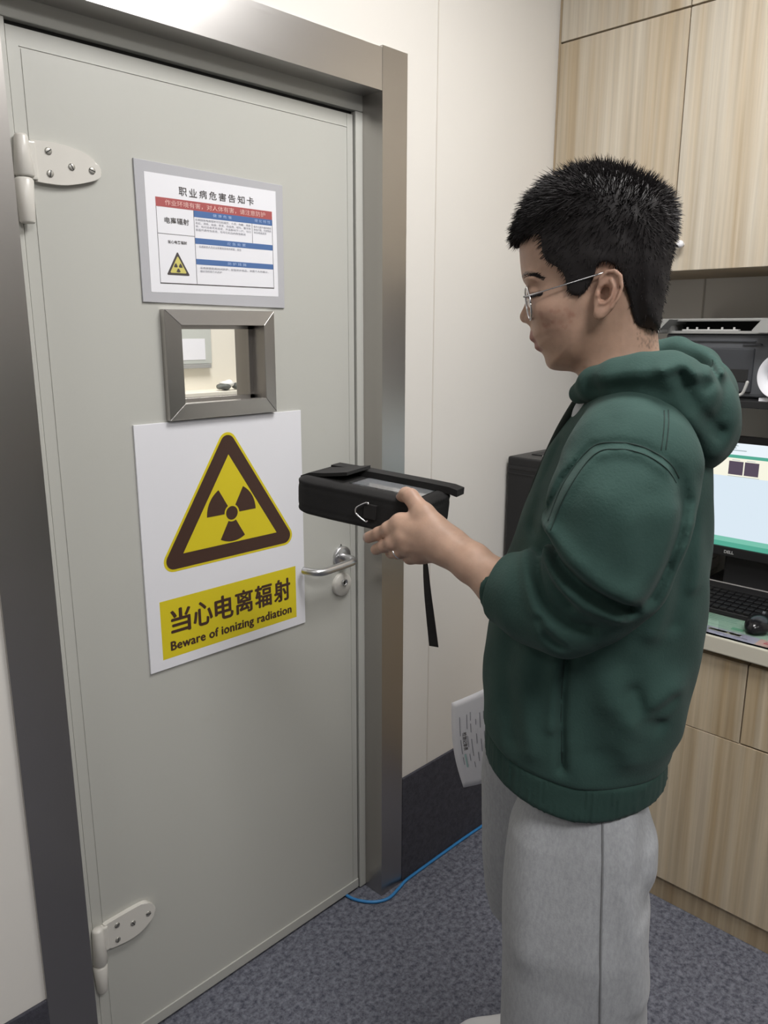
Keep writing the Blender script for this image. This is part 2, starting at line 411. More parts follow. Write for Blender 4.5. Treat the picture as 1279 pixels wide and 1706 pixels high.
def hinge(plate, barrels, screws, flip):
    h = empty('hinge', (plate[0][0], 1.35, plate[0][1])); h.parent = door; h.matrix_parent_inverse = Matrix.Translation(-Vector(door.location))
    inv = Matrix.Translation(-Vector(h.location))
    bm = bmesh.new(); pl = [(p.x, p.y) for p in spline([(a, b, 0) for a, b in plate], 4)]
    add_prism(bm, pl, onwall(DD+0.0005), 0.011, bevel=0.004, seg=3)
    add_box(bm, plate[0][0]-0.012, plate[0][0]+0.006, DD-0.014, DD+0.001, min(p[1] for p in plate[:2]+plate[-1:])+0.002, plate[0][1]-0.002, bevel=0.003)
    o = obj('hinge_plate', bm, M['hinge'], h); o.matrix_parent_inverse = inv
    for k, (z0, z1, r0, r1, cx) in enumerate(barrels):
        bm = lathe([(0, z0), (r0*0.85, z0), (r0, z0+0.003), (r1, z1-0.004), (r1*0.8, z1), (0, z1)], (cx, 1.337, 0), (0, 0, 1))
        o = obj('hinge_barrel', bm, M['hinge'], h); o.matrix_parent_inverse = inv
    for k, (x, z) in enumerate(screws):
        a = 0.6+k*0.75; ca, sa = math.cos(a), math.sin(a)
        bm = bmesh.new(); add_lathe(bm, [(0.0058, 0), (0.0056, 0.0012), (0.004, 0.0019), (0, 0.0021)], (x, DD-0.0105, z), (0, -1, 0), 18)
        L, W = 0.0052, 0.0007
        q = [(x+ca*L-sa*W, z+sa*L+ca*W), (x-ca*L-sa*W, z-sa*L+ca*W), (x-ca*L+sa*W, z-sa*L-ca*W), (x+ca*L+sa*W, z+sa*L-ca*W)]
        add_prism(bm, q, onwall(DD-0.0112), 0.0016, mi=1)
        o = obj('screw', bm, [M['screw'], M['dark']], h); o.matrix_parent_inverse = inv
hinge([(0.567, 1.792), (0.602, 1.7935), (0.640, 1.789), (0.670, 1.777), (0.682, 1.762), (0.6805, 1.752), (0.664, 1.742), (0.622, 1.731), (0.590, 1.7295), (0.569, 1.7305)],
      [(1.734, 1.797, 0.0155, 0.0105, 0.549), (1.664, 1.7325, 0.012, 0.015, 0.547)], [(0.593, 1.779), (0.593, 1.745), (0.630, 1.760), (0.665, 1.759)], False)
hinge([(0.567, 0.327), (0.587, 0.3285), (0.649, 0.329), (0.668, 0.3205), (0.680, 0.303), (0.673, 0.285), (0.647, 0.267), (0.615, 0.262), (0.572, 0.268)],
      [(0.2525, 0.334, 0.0145, 0.011, 0.550), (0.187, 0.251, 0.0105, 0.014, 0.5485)], [(0.593, 0.313), (0.592, 0.279), (0.627, 0.297), (0.662, 0.299)], True)
# lever handle and lock
hd = empty('door_handle', (1.231, DD, 0.962)); hd.parent = door; hd.matrix_parent_inverse = Matrix.Translation(-Vector(door.location))
inv = Matrix.Translation(-Vector(hd.location))
o = obj('handle_rose', lathe([(0.0265, 0), (0.0265, 0.006), (0.0245, 0.009), (0.012, 0.0105), (0, 0.0105)], (1.231, DD+0.0005, 0.962), (0, -1, 0), 36), M['steelhandle'], hd); o.matrix_parent_inverse = inv
lev = spline([(1.231, DD-0.008, 0.963), (1.231, DD-0.030, 0.963), (1.229, DD-0.046, 0.962), (1.217, DD-0.0555, 0.962), (1.190, DD-0.057, 0.961), (1.15, DD-0.057, 0.959), (1.128, DD-0.056, 0.958), (1.113, DD-0.050, 0.958), (1.103, DD-0.035, 0.959), (1.0985, DD-0.018, 0.959)], 6)
o = obj('lever', tube(lev, 0.0088, 16), M['steelhandle'], hd); o.matrix_parent_inverse = inv
lk = empty('lock', (1.231, DD, 0.892)); lk.parent = door; lk.matrix_parent_inverse = Matrix.Translation(-Vector(door.location))
inv = Matrix.Translation(-Vector(lk.location))
o = obj('lock_rose', lathe([(0.0285, 0), (0.0285, 0.008), (0.0265, 0.0105), (0, 0.0105)], (1.229, DD+0.0005, 0.892), (0, -1, 0), 36), M['hinge'], lk); o.matrix_parent_inverse = inv
o = obj('lock_cylinder', lathe([(0.0085, 0), (0.0085, 0.005), (0.0065, 0.006), (0.0062, 0.0035), (0, 0.0035)], (1.231, DD-0.0095, 0.898), (0, -1, 0), 20), M['steelhandle'], lk); o.matrix_parent_inverse = inv
o = obj('keyhole', B((1.2297, 1.2323, DD-0.0142, DD-0.0128, 0.8945, 0.9018)), M['dark'], lk); o.matrix_parent_inverse = inv
o = obj('screw', lathe([(0.0022, 0), (0.0018, 0.001), (0, 0.0012)], (1.2315, DD+0.0002, 0.9905), (0, -1, 0), 10), M['dark'], hd); o.matrix_parent_inverse = Matrix.Translation(-Vector(hd.location))

# ------------------------------------------------------------------ room beyond the window
wb = slab('wall_beyond', (-0.4, 4.2, 3.2, 3.3, -0.02, CEIL))
wb.data.materials.clear(); wb.data.materials.append(mat('cream_wall_beyond', (0.80, 0.76, 0.66), 0.6))
for n, b in (('wall_beyond_left', (-0.5, -0.4, DW+0.16, 3.3, -0.02, CEIL)), ('wall_beyond_right', (4.2, 4.3, DW+0.16, 3.3, -0.02, CEIL))): slab(n, b)
obj('floor_beyond', B((-0.5, 4.3, DW+0.16, 3.3, -0.06, 0)), M['floor'], kind='structure')
obj('ceiling_beyond', B((-0.5, 4.3, DW+0.16, 3.3, CEIL, CEIL+0.08)), M['ceiling'], kind='structure')
nb = empty('notice_board', (1.85, 3.2, 1.3), label='pale grey notice board hanging on the wall behind the door window', cat='notice board')
obj('board', B((1.40, 2.095, 3.185, 3.1995, 1.342, 1.95), bevel=0.002), mat('pale_grey_board', (0.52, 0.54, 0.50), 0.5), nb)
bm = B((1.38, 2.082, 3.172, 3.1995, 1.322, 1.341), bevel=0.002); obj('ledge', bm, M['plastic_lgrey'], nb)
bm = B((1.73, 1.90, 3.1835, 3.1855, 1.46, 1.58), (1.93, 2.06, 3.1835, 3.1855, 1.36, 1.455)); obj('paper', bm, M['paper'], nb)
pb = empty('wrapped_bundle', (2.07, 3.1, 1.22), label='dark bundle in clear white plastic seen low in the door window', cat='bundle')
bm = bmesh.new()
bmesh.ops.create_icosphere(bm, subdivisions=3, radius=1.0)
for v in bm.verts: v.co = Vector((2.082+v.co.x*0.036, 3.08+v.co.y*0.03, 1.2405+v.co.z*0.0165*(1+0.2*math.sin(v.co.x*5))))
t = bmesh.new(); bmesh.ops.create_icosphere(t, subdivisions=3, radius=1.0)
for v in t.verts: v.co = Vector((2.160+v.co.x*0.028, 3.08+v.co.y*0.03, 1.2395+v.co.z*0.0165))
merge(bm, t)
obj('bundle', bm, mat('dark_cloth', (0.10, 0.11, 0.10), 0.6, noise=0.5, nscale=40), pb, smooth=True)
bm = bmesh.new(); bmesh.ops.create_icosphere(bm, subdivisions=3, radius=1.0)
for v in bm.verts: v.co = Vector((2.105+v.co.x*0.038*(1+0.2*math.sin(9*v.co.z)), 3.085+v.co.y*0.03, 1.253+v.co.z*0.015*(1+0.25*math.sin(6*v.co.x))))
obj('plastic_wrap', bm, mat('white_plastic_film', (0.85, 0.85, 0.82), 0.25), pb, smooth=True)
tag(obj('side_shelf', B((0.9, 3.4, 3.03, 3.1995, 1.205, 1.2225), bevel=0.002), wb.data.materials[0]), 'cream shelf on the far wall beneath the wrapped bundle', 'shelf')

# ------------------------------------------------------------------ ceiling lights (panels that light the two rooms; the one behind the camera is added fill)
def panel(x, y, strength, hx, hy, label, mname):
    p = empty('ceiling_light', (x, y, CEIL), label=label, cat='ceiling light', group='ceiling light panels')
    bm = bmesh.new()
    for q in ((x-hx-0.02, x+hx+0.02, y-hy-0.02, y-hy), (x-hx-0.02, x+hx+0.02, y+hy, y+hy+0.02), (x-hx-0.02, x-hx, y-hy, y+hy), (x+hx, x+hx+0.02, y-hy, y+hy)):
        add_box(bm, *q, CEIL-0.02, CEIL-0.0005)
    obj('frame', bm, M['ceiling'], p)
    bm = bmesh.new(); vs = [bm.verts.new(c) for c in ((x-hx, y-hy, CEIL-0.012), (x-hx, y+hy, CEIL-0.012), (x+hx, y+hy, CEIL-0.012), (x+hx, y-hy, CEIL-0.012))]; bm.faces.new(vs)
    o = obj('diffuser', bm, emis(mname, (1.0, 0.98, 0.96), strength), p)
LBL = ['square ceiling light panel nearest the grey door', 'square fill light panel added behind the camera', 'square ceiling light panel left of the camera', 'square ceiling light panel in the far back of the room']
for (x, y, s), l in zip(PANELS, LBL): panel(x, y, s, 0.29, 0.29, l, 'light_diffuser')
panel(1.7, 2.45, 22.0, 0.29, 0.29, 'square ceiling light panel in the room behind the door', 'light_diffuser_beyond')

# ------------------------------------------------------------------ warning sign on the door
sg = empty('warning_sign', (0.911, DD, 0.825), label='large white board on the door with yellow triangle radiation symbol', cat='sign')
W3 = onwall(DD)
bm = bmesh.new(); add_prism(bm, [(0.7105, 0.825), (1.112, 0.825), (1.112, 1.3245), (0.7105, 1.3245)], onwall(DD-0.0003), 0.004, bevel=0.0006)
obj('board', bm, M['white'], sg)
def rounded_tri(cx, zb, half, h, r, n=8):
    P = [Vector((cx-half, zb)), Vector((cx+half, zb)), Vector((cx, zb+h))]; out = []
    for i in range(3):
        p, a, b = P[i], P[i-1], P[(i+1) % 3]
        u, v = (a-p).normalized(), (b-p).normalized(); ang = u.angle(v); L = r/math.tan(ang/2)
        c = p + (u+v).normalized()*(r/math.sin(ang/2)); s = p+u*L-c; e = p+v*L-c
        a0 = math.atan2(s.y, s.x); a1 = math.atan2(e.y, e.x); dd = (a1-a0+PI) % (2*PI)-PI
        out += [(c.x+r*math.cos(a0+dd*k/n), c.y+r*math.sin(a0+dd*k/n)) for k in range(n+1)]
    return out
def plate(poly, y0, mi=0, bm=None):
    bm = bm or bmesh.new(); bm.faces.new([bm.verts.new((p[0], y0, p[1])) for p in poly])
    return bm
def flat(name, poly, lift, m, parent):
    bm = bmesh.new(); add_prism(bm, poly, onwall(DD-lift+0.0003), 0.0004); return obj(name, bm, m, parent)
flat('yellow_edge', rounded_tri(0.916, 1.0255, 0.1797, 0.2875, 0.022), 0.0045, M['yellow'], sg)
flat('triangle_border', rounded_tri(0.916, 1.0305, 0.1705, 0.2728, 0.0175), 0.0048, M['brown'], sg)
flat('triangle_field', [(0.7985, 1.0595), (1.0340, 1.0595), (0.9163, 1.2475)], 0.0051, M['yellow'], sg)
bm = bmesh.new(); cx, cz = 0.9185, 1.1235; R1 = 0.061; to = onwall(DD-0.0053)
add_prism(bm, [(cx+0.0145*math.cos(2*PI*k/32), cz+0.0145*math.sin(2*PI*k/32)) for k in range(32)], to, 0.0004)
for a0 in (30, 150, 270):
    a = [math.radians(a0-30+60*k/12) for k in range(13)]
    add_prism(bm, [(cx+R1*math.cos(t), cz+R1*math.sin(t)) for t in a]+[(cx+0.0185*math.cos(t), cz+0.0185*math.sin(t)) for t in reversed(a)], to, 0.0004)
for f in bm.faces: pass
bmesh.ops.rotate(bm, verts=bm.verts, cent=(cx, 0, cz), matrix=Matrix.Rotation(math.radians(0), 3, 'Y'))
obj('trefoil', bm, M['brown'], sg)
flat('caption_panel', [(0.739, 0.8465), (1.0855, 0.8465), (1.0855, 0.970), (0.739, 0.970)], 0.0043, M['yellow'], sg)
bm = bmesh.new(); CH = '当心电离辐射'
cw = (1.071-0.7575)/6
for i, ch in enumerate(CH):
    x0 = 0.7575+i*cw
    add_text(bm, ch, (x0+0.003, 0.8945, x0+cw-0.002, 0.9485), onwall(DD-0.0048), out=0, bold=0.004, res=5, fat=0.0013)
obj('chinese_lettering', bm, M['brown'], sg); bm = bmesh.new()
add_text(bm, 'Beware of ionizing radiation', (0.7575, 0.8545, 1.071, 0.8815), onwall(DD-0.0048), out=0, bold=0.0, spacing=1.06, res=4, fat=0.0010)
obj('english_lettering', bm, M['brown'], sg)

# ------------------------------------------------------------------ hazard notice card
nc = empty('notice_card', (0.911, DD, 1.545), label='grey framed hazard notice card with red and blue table above the door window', cat='notice')
bm = bmesh.new(); add_prism(bm, [(0.7475, 1.5475), (1.0745, 1.5425), (1.0775, 1.786), (0.7465, 1.792)], onwall(DD-0.0003), 0.0035, bevel=0.0006)
obj('card_holder', bm, M['cardback'], nc)
to = onwall(DD-0.0044)
def quad(bm, x0, z0, x1, z1, lift=0.0, mi=0):
    add_prism(bm, [(x0, z0), (x1, z0), (x1, z1), (x0, z1)], onwall(DD-0.0039-lift), 0.0003, mi=mi)
bm = bmesh.new(); quad(bm, 0.765, 1.5655, 1.0585, 1.7725, 0.0)
quad(bm, 0.7845, 1.7165, 1.0475, 1.7325, 0.0003, 1)
for (x0, z0, x1, z1) in ((0.863, 1.705, 1.0475, 1.7165), (0.863, 1.657, 1.0475, 1.6675), (0.863, 1.6195, 1.0475, 1.6295)): quad(bm, x0, z0, x1, z1, 0.0003, 2)
t_ = 0.0006
for (x0, z0, x1, z1) in ((0.7845, 1.5825, 0.7845+t_, 1.7165), (1.0475-t_, 1.5825, 1.0475, 1.7165), (0.8625, 1.5825, 0.8625+t_, 1.7165), (0.7845, 1.5815, 1.0475, 1.5832), (0.7845, 1.6697, 0.863, 1.6697+t_), (0.9965, 1.6675, 0.9965+t_, 1.7055)):
    quad(bm, x0, z0, x1, z1, 0.0005, 3)
obj('printed_sheet', bm, [M['paper'], M['red'], M['blue'], M['printdark']], nc)
bm = bmesh.new()
T = '职业病危害告知卡'; cw = (1.005-0.831)/8
for i, ch in enumerate(T): add_text(bm, ch, (0.831+i*cw+0.0025, 1.7395, 0.831+(i+1)*cw-0.0025, 1.7545), to, out=0.0004, bold=0.006)
obj('title_lettering', bm, M['printdark'], nc); bm = bmesh.new()
add_text(bm, '电离辐射', (0.8005, 1.6885, 0.8515, 1.6995), to, out=0.0004, bold=0.006)
obj('hazard_name', bm, M['printdark'], nc); bm = bmesh.new()
add_text(bm, '当心电离辐射', (0.805, 1.6535, 0.845, 1.6595), to, out=0.0004, bold=0.01, res=2)
obj('triangle_caption', bm, M['printdark'], nc)
bm = bmesh.new(); add_text(bm, '作业环境有害，对人体有害，请注意防护', (0.803, 1.7195, 1.03, 1.7295), to, out=0.0007, res=2)
obj('banner_lettering', bm, M['palered'], nc)
for s, q in (('健康危害', (0.905, 1.7085, 0.948, 1.714)), ('理化特性', (1.003, 1.7085, 1.042, 1.714)), ('应急处置', (0.935, 1.6595, 0.979, 1.665)), ('防护措施', (0.935, 1.622, 0.979, 1.6275))):
    bm = bmesh.new(); add_text(bm, s, q, to, out=0.0007, spacing=1.6, res=2); obj('section_heading', bm, M['paleblue'], nc)
rows = [('长期接触电离辐射可引起疲劳、头昏、失眠、皮肤', 0.8655, 0.993, 1.7005), ('发红、溃疡、出血、脱发、白血病、呕吐、腹泻等', 0.8655, 0.993, 1.6945), ('病，有时还会诱发癌症，并且影响下一代，可引', 0.8655, 0.993, 1.6885), ('起后代遗传性疾病，也可引起白内障等眼病', 0.8655, 0.980, 1.6825),
        ('看不见摸不着的射线', 1.0005, 1.044, 1.6995), ('穿透力强，可使物质', 1.0005, 1.044, 1.694), ('发生电离现象', 1.0005, 1.032, 1.6885),
        ('如遇事故人员应立即撤离现场并就医，报告', 0.871, 0.968, 1.6525), ('采用屏蔽距离时间防护，配备防护用品，佩戴个人剂量计，', 0.871, 1.034, 1.6135), ('做好场所和个人防护', 0.871, 0.920, 1.6075)]
for s, x0, x1, z in rows:
    bm = bmesh.new(); add_text(bm, s, (x0, z-0.0022, x1, z+0.0022), to, out=0.0004, res=1); obj('text_line', bm, M['printgrey'], nc)
bm = bmesh.new()
def tri(bm, cx, zb, half, h, lift, mi): add_prism(bm, rounded_tri(cx, zb, half, h, 0.0015, 3), onwall(DD-0.0043-lift), 0.0003, mi=mi)
tri(bm, 0.8235, 1.5975, 0.0245, 0.0425, 0.0, 1); tri(bm, 0.8235, 1.6015, 0.0178, 0.0308, 0.0003, 0)
for a0 in (30, 150, 270):
    a = [math.radians(a0-30+60*k/6) for k in range(7)]
    add_prism(bm, [(0.8235+0.0088*math.cos(t), 1.6115+0.0088*math.sin(t)) for t in a]+[(0.8235+0.0022*math.cos(t), 1.6115+0.0022*math.sin(t)) for t in reversed(a)], onwall(DD-0.0049), 0.0003, mi=1)
obj('small_triangle', bm, [M['paleyellow'], M['printdark']], nc)

# ------------------------------------------------------------------ cabinets
UX, UYS = 1.977, [1.2835, 0.929, 0.5745, 0.22]
def knob(x, y, z, parent, inv):
    bm = lathe([(0.004, 0), (0.004, 0.010), (0.0085, 0.014), (0.0095, 0.020), (0.006, 0.025), (0, 0.026)], (x, y, z), (-1, 0, 0), 20)
    o = obj('knob', bm, M['white'], parent, label='small white knob'); o.matrix_parent_inverse = Matrix.Identity(4); return o
UL = ['pale wood wall cabinet in the corner beside the door wall', 'pale wood wall cabinet with white knob right of the person\'s head', 'pale wood wall cabinet third from the door wall']
TL = ['short pale wood top cabinet in the corner by the ceiling', 'short pale wood top cabinet by the ceiling, second from the door wall', 'short pale wood top cabinet by the ceiling, third from the door wall']
g = 0.0014
for i in range(3):
    y1, y0 = UYS[i], UYS[i+1]
    c = empty('wall_cabinet', (UX, (y0+y1)/2, 1.643), label=UL[i], cat='cabinet', group='wall cabinets above the counter')
    obj('cabinet_body', B((UX+0.019, WR-0.001, y0+0.0005, y1-0.0005, 1.643, 2.240), bevel=0.001), M['woodedge'], c)
    d = obj('cabinet_door', B((UX, UX+0.018, y0+g, y1-g, 1.6435, 2.240-g), bevel=0.0012), M['wood'], c)
    knob(UX+0.0005, y1-0.0285 if i else y0+0.03, 1.705, d, None)
    c = empty('top_cabinet', (UX, (y0+y1)/2, 2.2415), label=TL[i], cat='cabinet', group='top cabinets by the ceiling')
    obj('cabinet_body', B((UX+0.019, WR-0.001, y0+0.0005, y1-0.0005, 2.2415, CEIL-0.001), bevel=0.001), M['woodedge'], c)
    obj('cabinet_door', B((UX, UX+0.018, y0+g, y1-g, 2.2415+g, CEIL-0.002), bevel=0.0012), M['wood'], c)
tag(obj('filler_strip', B((UX+0.004, UX+0.02, UYS[0]+0.0005, DW-0.001, 1.643, CEIL-0.001)), M['woodedge']), 'thin dark strip closing the wall cabinets against the door wall', 'strip')

CX = 1.82
BYS = [1.2835, 0.82, 0.35, -0.12]
BL = ['wooden base cabinet in the corner behind the person', 'wooden base cabinet with two drawers right of the person', 'wooden base cabinet nearest the camera by the right edge']
for i in range(3):
    y1, y0 = BYS[i], BYS[i+1]; ym = (y0+y1)/2 if i != 1 else 0.584
    c = empty('base_cabinet', (CX, (y0+y1)/2, 0), label=BL[i], cat='cabinet', group='base cabinets under the counter')
    obj('cabinet_body', B((CX+0.019, WR-0.001, y0+0.0005, y1-0.0005, 0.066, 0.7465)), M['woodedge'], c)
    obj('plinth', B((CX+0.008, CX+0.03, y0, y1, 0.0, 0.0625), bevel=0.001), M['plinth'], c)
    obj('drawer', B((CX, CX+0.018, ym+g, y1-g, 0.527+g, 0.731), bevel=0.0012), M['woodlow'], c)
    obj('drawer', B((CX, CX+0.018, y0+g, ym-g, 0.5275+2*g, 0.731), bevel=0.0012), M['woodlow'], c)
    obj('cabinet_door', B((CX, CX+0.018, y0+g, y1-g, 0.0665, 0.527-0.3*g), bevel=0.0012), M['woodlow'], c)
tag(obj('countertop', B((1.80, WR-0.001, -0.12, DW-0.001, 0.7475, 0.787), bevel=0.003), M['counter']), 'cream countertop running along the cabinet wall', 'countertop')
CT = 0.787
# papers lying under the glass sheet
def sheet(name, poly, z, m, label, cat='paper', marks=()):
    bm = bmesh.new(); add_prism(bm, poly, onflat(z), 0.0006)
    for (q, mi) in marks: add_prism(bm, q, onflat(z+0.0006), 0.0002, mi=mi)
    return tag(obj(name, bm, m), label, cat)
def rect(x0, x1, y0, y1): return [(x0, y0), (x1, y0), (x1, y1), (x0, y1)]
rnd = random.Random(4)
mk = [(rect(1.935-0.011*k, 1.938-0.011*k, 0.66-0.02*rnd.random(), 0.74), 1) for k in range(3)] + [(rect(1.873, 1.8745, 0.665, 0.712), 1), (rect(1.868, 1.884, 0.622, 0.650), 2)]
sheet('green_leaflet', rect(1.855, 2.06, 0.55, 0.85), CT+0.0004, [M['greenpaper'], mat('green_print', (0.22, 0.40, 0.32), 0.6), mat('deep_green_print', (0.18, 0.46, 0.30), 0.6)], 'pale green printed leaflet on the counter in front of the keyboard', 'leaflet', mk)
mk = [(rect(1.833, 1.846, 0.645, 0.69), 1), (rect(1.8345, 1.8445, 0.648, 0.687), 0), (rect(1.833, 1.846, 0.615, 0.643), 1), (rect(1.8345, 1.8445, 0.617, 0.641), 0), (rect(1.826, 1.8275, 0.595, 0.625), 2)]
sheet('lilac_leaflet', rect(1.807, 1.8545, 0.575, 0.80), CT+0.0004, [M['lilacpaper'], mat('ochre_print', (0.45, 0.40, 0.20), 0.6), M['printdark']], 'lilac printed leaflet with yellow boxes along the counter edge', 'leaflet', mk)
mk = [(rect(1.828, 1.835, 0.535, 0.560), 1), (rect(1.84, 1.843, 0.52, 0.56), 1)]
sheet('pink_leaflet', rect(1.812, 1.8545, 0.44, 0.5735), CT+0.0004, [M['pinkpaper'], mat('red_print', (0.62, 0.06, 0.10), 0.6)], 'pink leaflet with red print under the mouse', 'leaflet', mk)
mg = mat('tabletop_glass', (0.9, 0.97, 0.94), 0.0, trans=1.0, ior=1.3)
tag(obj('glass_sheet', B((1.804, 2.2, -0.1, 1.05, CT+0.0014, CT+0.0054), bevel=0.0006), mg), 'clear glass sheet covering the leaflets on the counter', 'glass sheet')
GT = CT+0.0055
# keyboard
kb = empty('keyboard', (2.04, 0.69, GT), label='black computer keyboard on the glass in front of the monitor', cat='keyboard')
bm = bmesh.new()
pr = [(1.945, 0.0), (2.115, 0.0), (2.115, 0.026), (2.10, 0.028), (1.95, 0.013), (1.945, 0.010)]
add_prism(bm, pr, lambda a, b, t: Vector((a, 0.575+t, GT+b)), 0.44)
obj('keyboard_base', bm, M['plastic_matt'], kb)
key0 = None; row_z = lambda x: GT+0.0135+(x-1.95)*0.1
for ri in range(6):
    x = 1.9535+ri*0.0245
    for ci in range(22):
        y = 0.586+ci*0.0193
        if key0 is None:
            bm = bmesh.new(); t = 0.0022
            add_prism(bm, rect(-0.0088, 0.0088, -0.0084, 0.0084), onflat(0), 0.006, bevel=0.0015)
            key0 = obj('key', bm, M['plastic_black'], kb); o = key0
        else:
            o = key0.copy(); COL.objects.link(o); o.parent = kb
        o.matrix_parent_inverse = Matrix.Translation(-Vector(kb.location)); o.location = (x+0.002, y, row_z(x)+0.0005)
        if ri == 0 and ci >= 4 and ci % 3: pass
        if ri*22+ci >= 98: break
    if ri*22+ci >= 98: break
bm = bmesh.new()
add_box(bm, 2.068, 2.112, 0.58, 1.01, GT+0.0275, GT+0.031, bevel=0.001); obj('key_strip', bm, M['plastic_matt'], kb)
tag(obj('foil_strip', B((2.118, 2.126, 0.55, 1.0, GT, GT+0.030), bevel=0.001), mat('grey_edge', (0.32, 0.31, 0.30), 0.4)), 'grey strip lying along the back of the keyboard', 'strip')
# mouse
ms = empty('computer_mouse', (1.90, 0.60, GT), label='glossy black mouse on the glass beside the keyboard', cat='mouse')
bm = bmesh.new(); bmesh.ops.create_uvsphere(bm, u_segments=28, v_segments=16, radius=1.0)
for v in bm.verts:
    z = max(v.co.z, -0.35); v.co = Vector((1.905+v.co.x*0.052, 0.598+v.co.y*0.031*(1+0.12*v.co.x), GT+0.0125+z*0.026))
obj('mouse_shell', bm, mat('glossy_black', (0.01, 0.01, 0.012), 0.18), ms, smooth=True)
obj('mouse_wheel', lathe([(0, -0.003), (0.006, -0.003), (0.006, 0.003), (0, 0.003)], (1.932, 0.598, GT+0.034), (0, 1, 0), 16), M['plastic_grey'], ms)
# monitor
mn = empty('monitor', (2.15, 0.60, GT), label='black desktop monitor showing a white and green program window', cat='monitor')
MY0, MY1 = 0.325, 0.845
bm = bmesh.new()
add_box(bm, 2.092, 2.104, MY0, MY1, 1.2115, 1.230, bevel=0.002); add_box(bm, 2.092, 2.104, MY0, MY1, 0.905, 0.931, bevel=0.002)
add_box(bm, 2.092, 2.104, MY0, MY0+0.016, 0.93, 1.212, bevel=0.002); add_box(bm, 2.092, 2.104, MY1-0.016, MY1, 0.93, 1.212, bevel=0.002)
add_box(bm, 2.101, 2.135, MY0+0.002, MY1-0.002, 0.907, 1.228, bevel=0.008)
bz = obj('bezel', bm, M['plastic_black'], mn)
bm = bmesh.new(); add_text(bm, 'DELL', (0, 0, 1, 1), lambda a, b, t: Vector((2.0915, 0.7665-a*0.0255, 0.9135+b*0.0085)), out=0, bold=0.03)
o = obj('logo', bm, mat('logo_silver', (0.55, 0.55, 0.55), 0.3, 0.3), bz)
bm = bmesh.new(); S = onside(2.0985)
def sq(y0, y1, z0, z1, mi, lift=0): add_prism(bm, [(y0, z0), (y1, z0), (y1, z1), (y0, z1)], onside(2.0995-lift), 0.0005, mi=mi)
a, b = MY0+0.016, MY1-0.016
sq(a, b, 0.931, 1.2115, 1)
sq(a, b, 1.180, 1.2115, 0, .0005); sq(a, b, 1.1715, 1.180, 2, .0005); sq(a, b, 1.122, 1.1715, 5, .0005)
sq(a, b, 0.944, 0.957, 6, .0005); sq(a, b, 0.931, 0.944, 2, .0005)
sq(0.7425, 0.7795, 1.1275, 1.163, 3, .001); sq(0.703, 0.739, 1.1275, 1.163, 3, .001)
for k, (y0, y1) in enumerate([(0.76, 0.783), (0.764, 0.783), (0.738, 0.782), (0.774, 0.781)]): sq(y0, y1, 1.203-k*0.0062, 1.2055-k*0.0062, 4, .001)
sq(0.795, 0.809, 1.164, 1.166, 4, .001); sq(0.752, 0.772, 1.1655, 1.167, 4, .001); sq(0.713, 0.735, 1.1655, 1.167, 4, .001); sq(0.70, 0.78, 1.1225, 1.1238, 4, .001)
obj('screen', bm, [M['scr_white'], M['scr_body'], M['scr_green'], M['scr_dark'], M['scr_text'], M['scr_cream'], M['scr_green2']], mn)
bm = B((2.125, 2.155, 0.545, 0.775, GT+0.008, 1.02), bevel=0.006); obj('stand_column', bm, M['plastic_matt'], mn)
bm = B((2.13, 2.30, 0.47, 0.84, GT, GT+0.014), bevel=0.005); obj('stand_base', bm, M['plastic_black'], mn)
# things behind the monitor
sb = tag(obj('document_stack', B(*[(2.17+rnd.uniform(-.003, .003), 2.31+rnd.uniform(-.003, .003), 0.86+rnd.uniform(-.004, .004), 1.02, CT+0.0058+0.012*k, CT+0.0056+0.012*(k+1)) for k in range(8)]), mat('grey_papers', (0.25, 0.24, 0.22), 0.7)), 'stack of grey documents behind the monitor stand', 'papers')
# computer tower
tw = empty('computer_tower', (2.0, 1.18, CT), label='black computer tower standing on the counter against the door wall', cat='computer')
bm = bmesh.new(); add_box(bm, 1.804, 2.20, 1.085, 1.281, CT+0.001, 1.152, bevel=0.008, seg=3); obj('tower_case', bm, M['plastic_black'], tw)
bm = bmesh.new(); add_box(bm, 1.8015, 1.8045, 1.09, 1.276, 1.118, 1.128, bevel=0.001); add_box(bm, 1.8015, 1.8045, 1.09, 1.276, 1.104, 1.108, bevel=0.001)
obj('front_panel', bm, M['plastic_matt'], tw)
bm = bmesh.new(); add_box(bm, 1.87, 1.98, 1.12, 1.245, 1.1512, 1.1545, bevel=0.001); obj('top_tray', bm, M['plastic_matt'], tw)
bm = bmesh.new(); add_box(bm, 1.86, 1.88, 1.195, 1.203, 1.1512, 1.1555, bevel=0.001); obj('top_port', bm, mat('port_silver', (0.7, 0.7, 0.7), 0.3, 0.8), tw)

# shelf with printer
tag(obj('wall_shelf', B((2.0, WR-0.001, 0.30, 1.05, 1.312, 1.330), bevel=0.002), M['plastic_matt']), 'black wall shelf carrying the printer above the monitor', 'shelf')
pt = empty('printer', (2.18, 0.82, 1.33), label='dark grey printer on the black shelf behind the person\'s hood', cat='printer')
PX = 2.06; Z0 = 1.331
bm = bmesh.new(); add_box(bm, PX, 2.31, 0.56, 0.965, Z0, 1.492, bevel=0.012, seg=3); obj('printer_body', bm, M['plastic_grey'], pt)
bm = bmesh.new()
add_box(bm, PX-0.012, 2.31, 0.56, 0.625, 1.4925, 1.528, bevel=0.004); add_box(bm, PX-0.012, 2.31, 0.945, 0.985, 1.4925, 1.528, bevel=0.004)
add_prism(bm, [(0.59, 1.493), (0.722, 1.493), (0.722, 1.499), (0.70, 1.5255), (0.59, 1.5255)], onside(2.30), 0.30); add_prism(bm, [(0.955, 1.493), (0.975, 1.493), (0.975, 1.5255), (0.93, 1.5255), (0.955, 1.50)], onside(2.30), 0.30)
